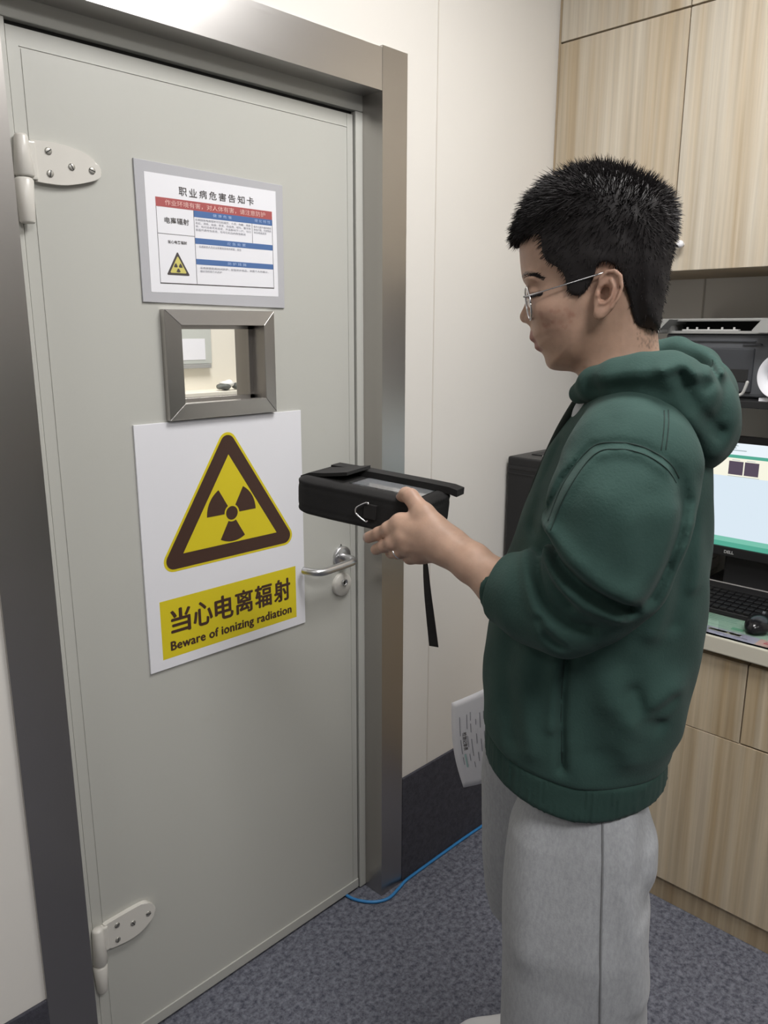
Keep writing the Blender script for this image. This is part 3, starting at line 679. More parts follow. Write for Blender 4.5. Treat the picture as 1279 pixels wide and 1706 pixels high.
add_box(bm, PX-0.008, 2.31, 0.56, 0.985, 1.5205, 1.528, bevel=0.003); add_box(bm, 2.13, 2.31, 0.6, 0.96, 1.4925, 1.521)
add_box(bm, PX-0.010, PX+0.01, 0.56, 0.985, 1.4895, 1.4965, bevel=0.002)
obj('printer_lid', bm, M['plastic_lgrey'], pt)
obj('paper_exit', B((2.12, 2.129, 0.62, 0.96, 1.4967, 1.5202), (PX+0.012, 2.12, 0.62, 0.95, 1.4966, 1.498)), M['dark'], pt)
bm = bmesh.new(); add_box(bm, PX-0.004, PX+0.012, 0.775, 0.92, 1.4968, 1.5005, bevel=0.001)
for y in (0.785, 0.815, 0.85, 0.88, 0.905): add_box(bm, PX-0.002, PX+0.004, y, y+0.004, 1.50, 1.506, bevel=0.0008)
obj('exit_guide', bm, mat('pale_grey_plastic', (0.55, 0.55, 0.54), 0.5), pt)
bm = bmesh.new(); add_box(bm, PX-0.005, PX+0.004, 0.73, 0.955, 1.345, 1.455, bevel=0.012, seg=3); obj('front_tray', bm, M['plastic_dgrey'], pt)
bm = B((PX-0.004, PX+0.002, 0.73, 0.955, 1.47, 1.473), (PX-0.004, PX+0.002, 0.715, 0.76, 1.462, 1.466)); obj('panel_groove', bm, M['plastic_dgrey'], pt)
bm = bmesh.new(); add_box(bm, PX-0.007, PX-0.0045, 0.74, 0.82, 1.372, 1.403, bevel=0.002); obj('tray_recess', bm, M['dark'], pt)
# clear tape strip dangling, curled paper, small white box
tag(obj('plastic_tie', tube(spline([(2.005, 0.757, 1.331), (2.003, 0.75, 1.338), (2.008, 0.733, 1.345), (2.008, 0.7255, 1.362), (2.009, 0.722, 1.378)], 5), [0.004]*20+[0.0012], 8), mat('grey_tie', (0.48, 0.48, 0.46), 0.4)), 'pale grey plastic tie lying at the front of the printer', 'tie')
bm = bmesh.new(); n = 40; prof = []
for k in range(n+1):
    t = k/n*PI*1.45; a = -0.55*PI+t
    prof.append((0.648+0.047*math.cos(a-0.35), 1.392+0.052*math.sin(a-0.35)))
va = [[bm.verts.new((1.990+dx, 0.648+(p[0]-0.648)*k, 1.392+(p[1]-1.392)*k-0.0)) for p in prof] for dx, k in ((0.0, 1.0), (0.058, 0.45))]
for k in range(n): bm.faces.new((va[0][k], va[0][k+1], va[1][k+1], va[1][k]))
o = tag(obj('curled_paper', bm, M['paper'], smooth=True), 'curled white paper sheet on the shelf right of the printer tray', 'paper')
sm = o.modifiers.new('thickness', 'SOLIDIFY'); sm.thickness = 0.0008
tag(obj('white_box', B((2.003, 2.03, 0.60, 0.69, 1.3302, 1.3385), bevel=0.001), M['white']), 'flat white box under the curled paper on the shelf', 'box')

# ------------------------------------------------------------------ blue cable on the floor
cb = [(1.236, 1.40), (1.236, 1.345), (1.247, 1.310), (1.272, 1.278), (1.308, 1.262), (1.352, 1.268), (1.39, 1.276), (1.44, 1.2775), (1.525, 1.278), (1.645, 1.278), (1.72, 1.276), (1.79, 1.27), (1.80, 1.2)]
tag(obj('network_cable', tube(spline([(x, y, 0.0045) for x, y in cb], 8), 0.0042, 10), M['cable']), 'blue network cable running along the skirting and under the door', 'cable')

# ------------------------------------------------------------------ implicit-surface sculpting tools
YH = np.array([[math.cos(YAW), -math.sin(YAW), 0.0], [math.sin(YAW), math.cos(YAW), 0.0], [0, 0, 1.0]])   # rows: right, ahead, up (camera heading)
CAMM = np.array([list(RT), list(DN), list(FW)])
TH = math.radians(15.0)                       # how far the person is turned away from the picture plane
_o = np.array(list(look(1000, 600))); _o = _o/ (YH[1] @ _o)*1.03
OR = np.array([(YH[0] @ _o), 1.03, 0.0])
AX = np.array([math.cos(TH), -math.sin(TH), 0])      # backwards (front of the person is -a)
NX = np.array([-math.sin(TH), -math.cos(TH), 0])     # towards the person's left
def Q(px, py, n=0.0):
    """point on the plane parallel to the person's side at lateral offset n, along the view ray of a photo pixel"""
    ray = YH @ np.array(list(look(px, py))); cam0 = np.array([0, 0, CAMH])
    t = (n - (cam0-OR) @ NX)/(ray @ NX)
    p = cam0 + ray*t - OR
    return np.array([p @ AX, n, p[2]])
def to_world(X):
    X = np.asarray(X, float).reshape(-1, 3)
    L = OR + X[:, 0:1]*AX + X[:, 1:2]*NX + X[:, 2:3]*np.array([0, 0, 1.0])
    return L @ YH
def Wp(p): return Vector(to_world(p)[0])
def Qs(*pts): return [Q(*p) for p in pts]
def pixel_of(X):
    v = (to_world(X) - np.array([0, 0, CAMH])) @ CAMM.T
    return 639.5+FPX*v[:, 0]/v[:, 2], 853+FPX*v[:, 1]/v[:, 2]

def smin(a, b, k):
    h = np.clip(0.5+0.5*(b-a)/k, 0, 1); return b*(1-h)+a*h-k*h*(1-h)
def smax(a, b, k): return -smin(-a, -b, k)
def seg(X, A, B, r1, r2):
    A = np.asarray(A); B = np.asarray(B); d = B-A; w_ = X-A
    t = np.clip((w_ @ d)/max(d @ d, 1e-12), 0, 1)
    return np.sqrt(((w_-t[:, None]*d)**2).sum(1)) - (r1+t*(r2-r1))
def chain(X, pts, rad, k=0.0):
    o = None
    for i in range(len(pts)-1):
        s = seg(X, pts[i], pts[i+1], rad[i], rad[i+1])
        o = s if o is None else (np.minimum(o, s) if k <= 0 else smin(o, s, k))
    return o
def ell(X, c, r, rot=None):
    p = X-np.asarray(c)
    if rot is not None: p = p @ rot
    r = np.asarray(r); k0 = np.sqrt(((p/r)**2).sum(1)); k1 = np.sqrt(((p/r**2)**2).sum(1))
    return k0*(k0-1)/np.maximum(k1, 1e-9)
def rotn(ang):      # rotation about the lateral axis, in the a-z plane
    c, s = math.cos(ang), math.sin(ang); return np.array([[c, 0, -s], [0, 1, 0], [s, 0, c]])
def poly2(a, z, P):
    P = np.asarray(P); n = len(P); d = np.full(a.shape, 1e9); s = np.ones(a.shape)
    for i in range(n):
        j = i-1; ex, ez = P[j][0]-P[i][0], P[j][1]-P[i][1]
        wx, wz = a-P[i][0], z-P[i][1]
        t = np.clip((wx*ex+wz*ez)/max(ex*ex+ez*ez, 1e-14), 0, 1)
        d = np.minimum(d, (wx-ex*t)**2+(wz-ez*t)**2)
        c1 = z >= P[i][1]; c2 = z < P[j][1]; c3 = ex*wz > ez*wx
        f = (c1 & c2 & c3) | (~c1 & ~c2 & ~c3); s = np.where(f, -s, s)
    return s*np.sqrt(d)
def extr(X, P, W, rr, n=None):
    nn = np.abs(X[:, 1]) if n is None else n
    s = poly2(X[:, 0], X[:, 2], P)+rr; q = nn-W+rr
    return np.minimum(np.maximum(s, q), 0)+np.sqrt(np.maximum(s, 0)**2+np.maximum(q, 0)**2)-rr
def smooth_poly(pts, n=4):
    p = [(q[0], q[2], 0) for q in pts]; p = p[-1:]+p+p[:2]; out = []
    for i in range(1, len(p)-2):
        p0, p1, p2, p3 = (Vector(x) for x in p[i-1:i+3])
        for k in range(n):
            t = k/n; v = 0.5*((2*p1)+(p2-p0)*t+(2*p0-5*p1+4*p2-p3)*t*t+(3*p1-p0-3*p2+p3)*t**3); out.append((v.x, v.y))
    return out
def lin(x, xs, ys):
    return np.interp(x, xs, ys)
def strokes(X, S, nmin):
    """relief pressed into (amp<0) or raised on (amp>0) cloth along polylines of (a,z)"""
    o = np.zeros(len(X)); m = X[:, 1] > nmin
    if not m.any(): return o
    a, z = X[m, 0], X[m, 2]; acc = np.zeros(m.sum())
    for pts, amp, sg in S:
        d = np.full(a.shape, 1e9)
        for i in range(len(pts)-1):
            ax, az = pts[i][0], pts[i][2]; ex, ez = pts[i+1][0]-ax, pts[i+1][2]-az
            t = np.clip(((a-ax)*ex+(z-az)*ez)/max(ex*ex+ez*ez, 1e-12), 0, 1)
            d = np.minimum(d, (a-ax-ex*t)**2+(z-az-ez*t)**2)
        acc += amp*np.exp(-d/(sg*sg))
    o[m] = acc*np.clip((X[m, 1]-nmin)/0.02, 0, 1)
    return o
def wob(X, f, s=0.0):
    return (np.sin(X[:, 0]*f*1.0+X[:, 2]*f*0.6+s)+np.sin(X[:, 1]*f*1.1-X[:, 2]*f*0.8+1.7+s)+np.sin(X[:, 2]*f*0.9+X[:, 0]*f*0.5-X[:, 1]*f*0.7+0.6*s))/3

def sdf_mesh(f, lo, hi, h, slack=1.7):
    lo = np.asarray(lo, float); hi = np.asarray(hi, float); BS = 8
    nb = np.ceil((hi-lo)/(h*BS)).astype(int); N = nb*BS+1
    gi = np.stack(np.meshgrid(*[np.arange(k) for k in nb], indexing='ij'), -1).reshape(-1, 3)
    cen = lo+(gi*BS+BS/2)*h
    def ev(P):
        out = np.empty(len(P), np.float32)
        for i in range(0, len(P), 150000): out[i:i+150000] = f(P[i:i+150000])
        return out
    cv = ev(cen); keep = np.abs(cv) < slack*0.87*BS*h
    V = np.ones(N, np.float32)
    for g, c in zip(gi[cv < 0], cv[cv < 0]):
        V[g[0]*BS:g[0]*BS+BS+1, g[1]*BS:g[1]*BS+BS+1, g[2]*BS:g[2]*BS+BS+1] = -1
    loc = np.stack(np.meshgrid(*[np.arange(BS+1)]*3, indexing='ij'), -1).reshape(-1, 3)
    gk = gi[keep]
    for i in range(0, len(gk), 200):
        idx = (gk[i:i+200, None, :]*BS+loc[None]).reshape(-1, 3)
        V[idx[:, 0], idx[:, 1], idx[:, 2]] = ev(lo+idx*h)
    ins = V < 0
    cnt = np.zeros(N-1, np.int8)
    for dx in (0, 1):
        for dy in (0, 1):
            for dz in (0, 1): cnt += ins[dx:N[0]-1+dx, dy:N[1]-1+dy, dz:N[2]-1+dz]
    act = np.argwhere((cnt > 0) & (cnt < 8)); del cnt
    C = N-1; key = (act[:, 0]*C[1]+act[:, 1])*C[2]+act[:, 2]
    acc = np.zeros((len(act), 3)); num = np.zeros(len(act))
    cs = [(i, j, k) for i in (0, 1) for j in (0, 1) for k in (0, 1)]
    for A in cs:
        for ax in range(3):
            if A[ax]: continue
            Bc = list(A); Bc[ax] = 1
            va = V[act[:, 0]+A[0], act[:, 1]+A[1], act[:, 2]+A[2]]; vb = V[act[:, 0]+Bc[0], act[:, 1]+Bc[1], act[:, 2]+Bc[2]]
            m = (va < 0) != (vb < 0); t = np.where(m, va/np.where(m, va-vb, 1), 0)
            p = np.tile(np.array(A, float), (len(act), 1)); p[:, ax] += t
            acc += p*m[:, None]; num += m
    verts = lo+(act+acc/num[:, None])*h
    quads = []
    for ax in range(3):
        sl0 = [slice(None)]*3; sl1 = [slice(None)]*3; sl0[ax] = slice(0, N[ax]-1); sl1[ax] = slice(1, N[ax])
        a = ins[tuple(sl0)]; b = ins[tuple(sl1)]
        e = np.argwhere(a != b); u, v = [(1, 2), (2, 0), (0, 1)][ax]
        ok = (e[:, u] > 0) & (e[:, v] > 0) & (e[:, u] < C[u]) & (e[:, v] < C[v]); e = e[ok]
        fl = a[e[:, 0], e[:, 1], e[:, 2]]
        ids = []
        for du, dv in ((1, 1), (0, 1), (0, 0), (1, 0)):
            c = e.copy(); c[:, u] -= du; c[:, v] -= dv
            ids.append(np.searchsorted(key, (c[:, 0]*C[1]+c[:, 1])*C[2]+c[:, 2]))
        qd = np.stack(ids, 1); qd[~fl] = qd[~fl][:, ::-1]; quads.append(qd)
    return verts, np.concatenate(quads)
def relax(verts, quads, it=2, lam=0.5):
    n = len(verts); src = quads.ravel(); dst = np.roll(quads, -1, 1).ravel()
    for _ in range(it):
        acc = np.zeros_like(verts); c = np.zeros(n)
        for A, Bq in ((src, dst), (dst, src)):
            for k in range(3): acc[:, k] += np.bincount(A, verts[Bq, k], n)
            c += np.bincount(A, minlength=n)
        verts = verts*(1-lam)+lam*acc/np.maximum(c, 1)[:, None]
    return verts
def mesh_from(name, verts, quads, local=True):
    W_ = to_world(verts) if local else verts
    me = bpy.data.meshes.new(name); nq = len(quads)
    me.vertices.add(len(W_)); me.vertices.foreach_set('co', W_.astype(np.float32).ravel())
    k = quads.shape[1]
    me.loops.add(nq*k); me.loops.foreach_set('vertex_index', quads.astype(np.int32).ravel())
    me.polygons.add(nq); me.polygons.foreach_set('loop_start', np.arange(0, nq*k, k, dtype=np.int32))
    me.polygons.foreach_set('use_smooth', np.ones(nq, bool))
    me.update(calc_edges=True); me.validate()
    return me
def grow(name, f, lo, hi, h, m, parent, it=1, **k):
    v, q = sdf_mesh(f, lo, hi, h)
    if it: v = relax(v, q, it)
    me = mesh_from(name, v, q)
    o = obj(name, me, m, parent, **k); return o, v, q

# ------------------------------------------------------------------ the person
def skin_mat():
    m, nt, b = nodes_of('skin')
    at = nt.nodes.new('ShaderNodeAttribute'); at.attribute_name = 'tint'
    tc = nt.nodes.new('ShaderNodeTexCoord')
    n = nt.nodes.new('ShaderNodeTexNoise'); n.inputs['Scale'].default_value = 55; n.inputs['Detail'].default_value = 5
    nt.links.new(tc.outputs['Object'], n.inputs['Vector'])
    r = nt.nodes.new('ShaderNodeMapRange'); r.inputs[1].default_value = 0.3; r.inputs[2].default_value = 0.7; r.inputs[3].default_value = 0.90; r.inputs[4].default_value = 1.08
    mx = nt.nodes.new('ShaderNodeVectorMath'); mx.operation = 'SCALE'
    nt.links.new(n.outputs[0], r.inputs[0]); nt.links.new(at.outputs['Color'], mx.inputs[0]); nt.links.new(r.outputs[0], mx.inputs['Scale'])
    nt.links.new(mx.outputs[0], b.inputs['Base Color'])
    b.inputs['Roughness'].default_value = 0.48; b.inputs['Specular IOR Level'].default_value = 0.4
    b.inputs['Subsurface Weight'].default_value = 0.12; b.inputs['Subsurface Radius'].default_value = (0.010, 0.004, 0.002); b.inputs['Subsurface Scale'].default_value = 0.5
    n2 = nt.nodes.new('ShaderNodeTexNoise'); n2.inputs['Scale'].default_value = 420
    nt.links.new(tc.outputs['Object'], n2.inputs['Vector'])
    bp = nt.nodes.new('ShaderNodeBump'); bp.inputs['Strength'].default_value = 0.12; bp.inputs['Distance'].default_value = 0.001
    nt.links.new(n2.outputs[0], bp.inputs['Height']); nt.links.new(bp.outputs[0], b.inputs['Normal'])
    return m
def cloth(name, col, col2, scale=350.0, weave=0.25, fleck=0.0, sheen=0.15, stretch=None):
    m, nt, b = nodes_of(name)
    tc = nt.nodes.new('ShaderNodeTexCoord'); mp = nt.nodes.new('ShaderNodeMapping'); nt.links.new(tc.outputs['Object'], mp.inputs[0])
    if stretch: mp.inputs['Scale'].default_value = stretch
    n = nt.nodes.new('ShaderNodeTexNoise'); n.inputs['Scale'].default_value = 14 if not fleck else 230; n.inputs['Detail'].default_value = 6; n.inputs['Roughness'].default_value = 0.7
    nt.links.new(mp.outputs[0], n.inputs['Vector'])
    r = nt.nodes.new('ShaderNodeValToRGB'); e = r.color_ramp.elements
    e[0].position = 0.35; e[0].color = (*col2, 1); e[1].position = 0.65; e[1].color = (*col, 1)
    nt.links.new(n.outputs[0], r.inputs[0]); nt.links.new(r.outputs[0], b.inputs['Base Color'])
    b.inputs['Roughness'].default_value = 0.9; b.inputs['Specular IOR Level'].default_value = 0.2
    b.inputs['Sheen Weight'].default_value = sheen; b.inputs['Sheen Roughness'].default_value = 0.5
    n2 = nt.nodes.new('ShaderNodeTexNoise'); n2.inputs['Scale'].default_value = scale; n2.inputs['Detail'].default_value = 2
    nt.links.new(tc.outputs['Object'], n2.inputs['Vector'])
    bp = nt.nodes.new('ShaderNodeBump'); bp.inputs['Strength'].default_value = weave; bp.inputs['Distance'].default_value = 0.0015
    nt.links.new(n2.outputs[0], bp.inputs['Height']); nt.links.new(bp.outputs[0], b.inputs['Normal'])
    return m
M['skin'] = skin_mat()
M['hoodie'] = cloth('dark_green_sweatshirt', (0.034, 0.071, 0.061), (0.029, 0.062, 0.054), sheen=0.04)
M['rib'] = cloth('dark_green_rib_knit', (0.027, 0.059, 0.050), (0.023, 0.051, 0.044), sheen=0.04)
M['trousers'] = cloth('heather_grey_jersey', (0.385, 0.396, 0.415), (0.31, 0.32, 0.338), fleck=1, stretch=(1, 1, 0.35), weave=0.15, sheen=0.1)
M['seam'] = mat('grey_seam', (0.20, 0.205, 0.215), 0.9)
M['hair'] = mat('black_hair', (0.020, 0.0175, 0.018), 0.55, spec=0.25)
M['metal'] = mat('silver_metal', (0.72, 0.72, 0.74), 0.2, 1.0)
M['blackcloth'] = cloth('black_nylon', (0.020, 0.0195, 0.0195), (0.016, 0.0155, 0.0155), scale=900, weave=0.3, sheen=0.05)
M['blackedge'] = mat('black_webbing', (0.011, 0.010, 0.010), 0.75)

pers = empty('person', tuple(Wp((0.02, -0.05, 0.0))), label='person in dark green hoodie and grey sweatpants holding a black case before the door', cat='person')
PINV = Matrix.Translation(-Vector(pers.location))
def child(o): o.matrix_parent_inverse = PINV; return o

# ---- body: head, neck, trunk, arms and hands as one surface
def pq(*pts): return [Q(px, py, 0.0) for px, py in pts]
FACE = smooth_poly(pq((893, 385), (882, 412), (877, 435), (873.5, 452), (873.5, 463), (879, 471), (883.5, 480), (884.5, 495), (883.5, 515), (884.5, 540), (884.8, 552), (885.5, 562), (891, 571), (894, 580), (901, 586), (906.5, 594), (908.8, 604), (913, 612), (922, 616.5), (940, 618), (962, 617), (992, 604), (1022, 575), (1050, 535), (1065, 480), (1055, 410), (960, 380)), 3)
NOSE = smooth_poly(pq((886, 470), (882, 481), (878, 496), (872.5, 512), (866.8, 524), (867, 532), (871.5, 537.5), (879, 539), (886, 541), (897, 539), (900, 520), (900, 490)), 3)
LIPU = smooth_poly(pq((887, 552), (884.5, 557), (883, 562), (885, 567), (890, 570), (897, 570), (905, 569), (903, 558)), 3)
LIPL = smooth_poly(pq((895, 570), (892, 574), (891.5, 579), (895, 583), (902, 585), (908, 578), (906, 570)), 3)
NECK = pq((962, 606), (965, 628), (975, 665), (985, 760), (1100, 760), (1108, 640), (1098, 590), (1093, 545), (1088, 490), (1075, 440), (1010, 430), (990, 500))
NECK = [(q[0], q[2]) for q in NECK]
cr1, cr2 = Q(983, 412), Q(1013, 432)
EARC = Q(1010, 492, 0.080)
def f_skull(X):
    z = X[:, 2]; n = np.abs(X[:, 1])
    Wf = lin(z, [1.44, 1.465, 1.50, 1.535, 1.57, 1.61], [0.047, 0.057, 0.066, 0.070, 0.070, 0.068])
    # the cheeks narrow towards the front of the face
    Wf = Wf - 0.22*np.clip(-0.035-X[:, 0], 0, 0.08)
    s = poly2(X[:, 0], z, FACE)+0.046; q = n-Wf+0.046
    face = np.minimum(np.maximum(s, q), 0)+np.sqrt(np.maximum(s, 0)**2+np.maximum(q, 0)**2)-0.046
    cran = smin(ell(X, cr1, (0.088, 0.071, 0.080)), ell(X, cr2, (0.070, 0.0745, 0.084)), 0.02)
    h = smin(face, cran, 0.012)
    neck = extr(X, NECK, 0.060, 0.050)
    return smin(h, neck, 0.014)
def f_head(X):
    z = X[:, 2]; n = np.abs(X[:, 1]); h = f_skull(X)
    Xm = X.copy(); Xm[:, 1] = n
    # eye sockets, lids, cheek bones
    so = ell(Xm, Q(882, 491, 0.031), (0.013, 0.017, 0.0115)); h = smax(h, -so, 0.010)
    lid = ell(Xm, Q(894.5, 490, 0.031), (0.0128, 0.0150, 0.0118)); h = smin(h, lid, 0.004)
    h = smin(h, ell(Xm, Q(888, 465, 0.030), (0.010, 0.022, 0.006)), 0.012)
    h = smin(h, ell(Xm, Q(920, 515, 0.048), (0.022, 0.017, 0.014)), 0.02)
    # nose with wings and nostrils
    nz = poly2(X[:, 0], z, NOSE)
    Wn = lin(z, [1.508, 1.520, 1.545, 1.565], [0.0135, 0.0125, 0.0085, 0.0095])
    s = nz+0.007; q = n-Wn+0.007
    nose = np.minimum(np.maximum(s, q), 0)+np.sqrt(np.maximum(s, 0)**2+np.maximum(q, 0)**2)-0.007
    h = smin(h, nose, 0.008)
    h = smin(h, ell(Xm, Q(887.5, 531.5, 0.0130), (0.0100, 0.0068, 0.0080)), 0.004)
    h = smax(h, -ell(Xm, Q(880, 540.5, 0.0065), (0.0052, 0.0032, 0.0030)), 0.002)
    # groove round the nose wing
    h = smax(h, -seg(Xm, Q(897, 526, 0.0225), Q(897, 543, 0.0265), 0.0016, 0.0016), 0.006)
    # lips
    for P_, W_ in ((LIPU, 0.0245), (LIPL, 0.022)):
        s = poly2(X[:, 0], z, P_)+0.008; q = n-(W_)+0.010
        lp = np.minimum(np.maximum(s, q), 0)+np.sqrt(np.maximum(s, 0)**2+np.maximum(q, 0)**2)-0.008
        h = smin(h, lp, 0.003)
    h = smax(h, -seg(Xm, Q(893, 570.3, 0.0), Q(908, 571, 0.026), 0.0012, 0.0012), 0.003)
    # ears: plate, rim, hollow, lobe (the near one carries over to the far side)
    ce = Q(1011, 490, 0.077); p = (Xm-ce)/0.88
    rt = rotn(math.radians(-13)); E_ = p @ rt
    fl = E_[:, 1]-0.24*(E_[:, 0]+0.012)
    E2 = np.stack([E_[:, 0], fl, E_[:, 2]], 1)
    pl = np.maximum(ell(np.stack([E2[:, 0], np.zeros(len(E2)), E2[:, 2]], 1), (0, 0, 0), (0.0160, 1, 0.0300)), np.abs(E2[:, 1]-0.002)-0.0042)
    ear = pl
    rim = [(-0.0075, 0.004, 0.004), (-0.0125, 0.0055, 0.010), (-0.0145, 0.007, 0.018), (-0.009, 0.0085, 0.0265), (0.001, 0.0095, 0.0298), (0.0100, 0.0095, 0.0250), (0.0152, 0.0095, 0.012), (0.0150, 0.009, -0.002), (0.0105, 0.008, -0.015), (0.004, 0.006, -0.024)]
    ear = smin(ear, chain(E2, rim, [0.0024, 0.0026, 0.0028, 0.0030, 0.0031, 0.0031, 0.003, 0.0028, 0.0028, 0.0028]), 0.002)
    ah = [(-0.001, 0.007, 0.019), (0.0062, 0.0082, 0.010), (0.0066, 0.0082, -0.002), (0.002, 0.0075, -0.012), (-0.005, 0.007, -0.0145)]
    ear = smax(ear, -ell(E2, (-0.0030, 0.0085, 0.000), (0.0080, 0.0125, 0.0120)), 0.002)
    ear = smax(ear, -seg(E2, np.array((-0.005, 0.0095, 0.022)), np.array((0.0112, 0.0095, 0.010)), 0.0030, 0.0028), 0.002)
    ear = smax(ear, -seg(E2, np.array((0.0112, 0.0095, 0.010)), np.array((0.0105, 0.009, -0.006)), 0.0026, 0.0018), 0.002)
    ear = smin(ear, chain(E2, ah, [0.0022]*5), 0.002)
    ear = smin(ear, ell(E2, (-0.0120, 0.004, -0.004), (0.0036, 0.0055, 0.0055)), 0.002)
    ear = smin(ear, ell(E2, (-0.002, 0.003, -0.0265), (0.0085, 0.0052, 0.0085)), 0.004)
    h = smin(h, ear*0.88, 0.003)
    return h
FLO = dict(
    idx=([Q(668, 873, .079), Q(648, 881.5, .076), Q(631, 889, .067), Q(613.5, 895.5, .055)], [.0112, .0098, .0090, .0081]),
    mid=([Q(672, 894, .088), Q(653, 904.5, .085), Q(639, 910, .077), Q(626, 915.5, .062)], [.0110, .0093, .0084, .0077]),
    rng=([Q(681, 908, .088), Q(662, 918.5, .081), Q(652, 920, .062), Q(650, 908, .044)], [.0106, .0092, .0083, .0074]),
    lit=([Q(697, 920, .083), Q(683, 928, .075), Q(674, 924, .056), Q(676, 912, .042)], [.0105, .0088, .0078, .0070]),
    thb=([Q(722, 880, .088), Q(705, 856, .080), Q(684, 827.5, .064), Q(676.5, 824, .052), Q(668, 830, .038)], [.0170, .0138, .0108, .0100, .0080]))
WR = Q(744, 909, .094); CUFF = Q(834, 975, .125); ELB = Q(1000, 1000, .195)
def f_larm(X):
    arm = chain(X, [Q(1050, 780, .16), Q(1025, 930, .205), ELB, Q(905, 1000, .16), CUFF, Q(785, 937, .11), WR], [.05, .043, .036, .037, .0300, .0240, .0188], 0.008)
    o2 = np.array([0.0, 0.010, 0.0])
    arm = smin(arm, chain(X, [Q(785, 937, .11)+o2*.4, WR+o2, Q(715, 890, .088)+o2*.6], [.0205, .0160, .0170]), 0.012)
    arm = smin(arm, chain(X, [Q(785, 937, .11)-o2*.4, WR-o2, Q(715, 890, .088)-o2*.6], [.0205, .0165, .0170]), 0.012)
    palm = None
    for k in ('idx', 'mid', 'rng', 'lit'):
        s = chain(X, [WR, Q(712, 888 if k in ('idx', 'mid') else 905, .09), FLO[k][0][0]], [.019, .0175, .0138])
        palm = s if palm is None else smin(palm, s, 0.010)
    palm = smin(palm, seg(X, WR, FLO['thb'][0][0], .019, .0175), 0.012)
    palm = smin(palm, chain(X, [FLO['thb'][0][1], Q(690, 868, .082), FLO['idx'][0][0]], [.0105, .0085, .0095]), 0.014)
    palm = smin(palm, seg(X, Q(735, 915, .085), Q(705, 922, .075), .017, .013), 0.012)
    h = smin(arm, palm, 0.016)
    fg = None
    for k, (P_, R_) in FLO.items():
        s = chain(X, P_, R_, 0.004)
        for j in (1,):      # knuckle swelling
            s = smin(s, ell(X, P_[j], (R_[j]*1.03,)*3), 0.005)
        fg = s if fg is None else smin(fg, s, 0.0008)
    h = smin(h, fg, 0.008)
    # tendon ridges over the back of the hand
    for k in ('idx', 'mid', 'rng'):
        A = WR+np.array([0, .016, 0.0]); B_ = FLO[k][0][0]+np.array([0.0, .0095, 0.0])
        h = smin(h, seg(X, 0.75*A+0.25*B_, B_, .0018, .0030), 0.009)
    return h
RW = Q(862, 1128, -.205); RE = Q(1000, 1035, -.235)
RF = [([Q(842, 1150, -.195), Q(828, 1170, -.185), Q(824, 1186, -.175), Q(829, 1198, -.170)], [.0105, .009, .0082, .0072]),
      ([Q(846, 1158, -.205), Q(832, 1178, -.198), Q(828, 1193, -.188), Q(834, 1203, -.180)], [.0105, .009, .0082, .0072]),
      ([Q(852, 1163, -.215), Q(839, 1182, -.212), Q(836, 1196, -.202), Q(841, 1205, -.192)], [.0100, .0088, .008, .0072]),
      ([Q(859, 1165, -.224), Q(848, 1182, -.224), Q(845, 1193, -.214), Q(849, 1201, -.204)], [.0095, .0078, .007, .0065]),
      ([Q(860, 1142, -.186), Q(848, 1158, -.168), Q(836, 1176, -.160), Q(829, 1188, -.160)], [.015, .0115, .0098, .0078])]
def f_rarm(X):
    arm = chain(X, [Q(1040, 785, -.165), Q(1030, 930, -.215), RE, Q(930, 1085, -.22), RW], [.05, .045, .042, .036, .022], 0.008)
    palm = None
    for P_, R_ in RF:
        s = seg(X, RW, P_[0], .018, R_[0]*1.2); palm = s if palm is None else smin(palm, s, 0.010)
    h = smin(arm, palm, 0.012)
    fg = None
    for P_, R_ in RF:
        s = chain(X, P_, R_, 0.004); fg = s if fg is None else smin(fg, s, 0.0016)
    return smin(h, fg, 0.007)
def f_trunk(X):
    t = ell(X, (0.035, 0, 1.24), (0.085, 0.150, 0.17))
    t = smin(t, ell(X, (0.02, 0, 1.02), (0.10, 0.135, 0.20)), 0.05)
    t = smin(t, chain(X, [Q(1040, 780, -.16), Q(1055, 690, -.05), Q(1055, 690, .05), Q(1050, 770, .16)], [.05, .052, .052, .05]), 0.04)
    return t
def boxed(f, lo, hi):
    lo, hi = np.array(lo), np.array(hi)
    def g_(X):
        o = np.full(len(X), 0.2); m = ((X > lo) & (X < hi)).all(1)
        if m.any(): o[m] = f(X[m])
        out = ~m
        if out.any():
            d = np.maximum(np.maximum(lo-X[out], X[out]-hi), 0); o[out] = 0.03+np.sqrt((d**2).sum(1))
        return o
    return g_
bh = boxed(f_head, (-.20, -.16, 1.25), (.20, .16, 1.75)); bl = boxed(f_larm, (-.40, -.01, 1.10), (.18, .32, 1.46))
br = boxed(f_rarm, (-.24, -.36, .88), (.18, -.05, 1.46)); bt = boxed(f_trunk, (-.16, -.26, .75), (.22, .26, 1.50))
def f_body(X):
    h = smin(bh(X), bt(X), 0.03)
    return smin(smin(h, bl(X), 0.008), br(X), 0.008)
body, bv, bq = grow('body', f_body, (-.38, -.34, .78), (.20, .32, 1.72), 0.0018, M['skin'], pers, 1)
child(body)
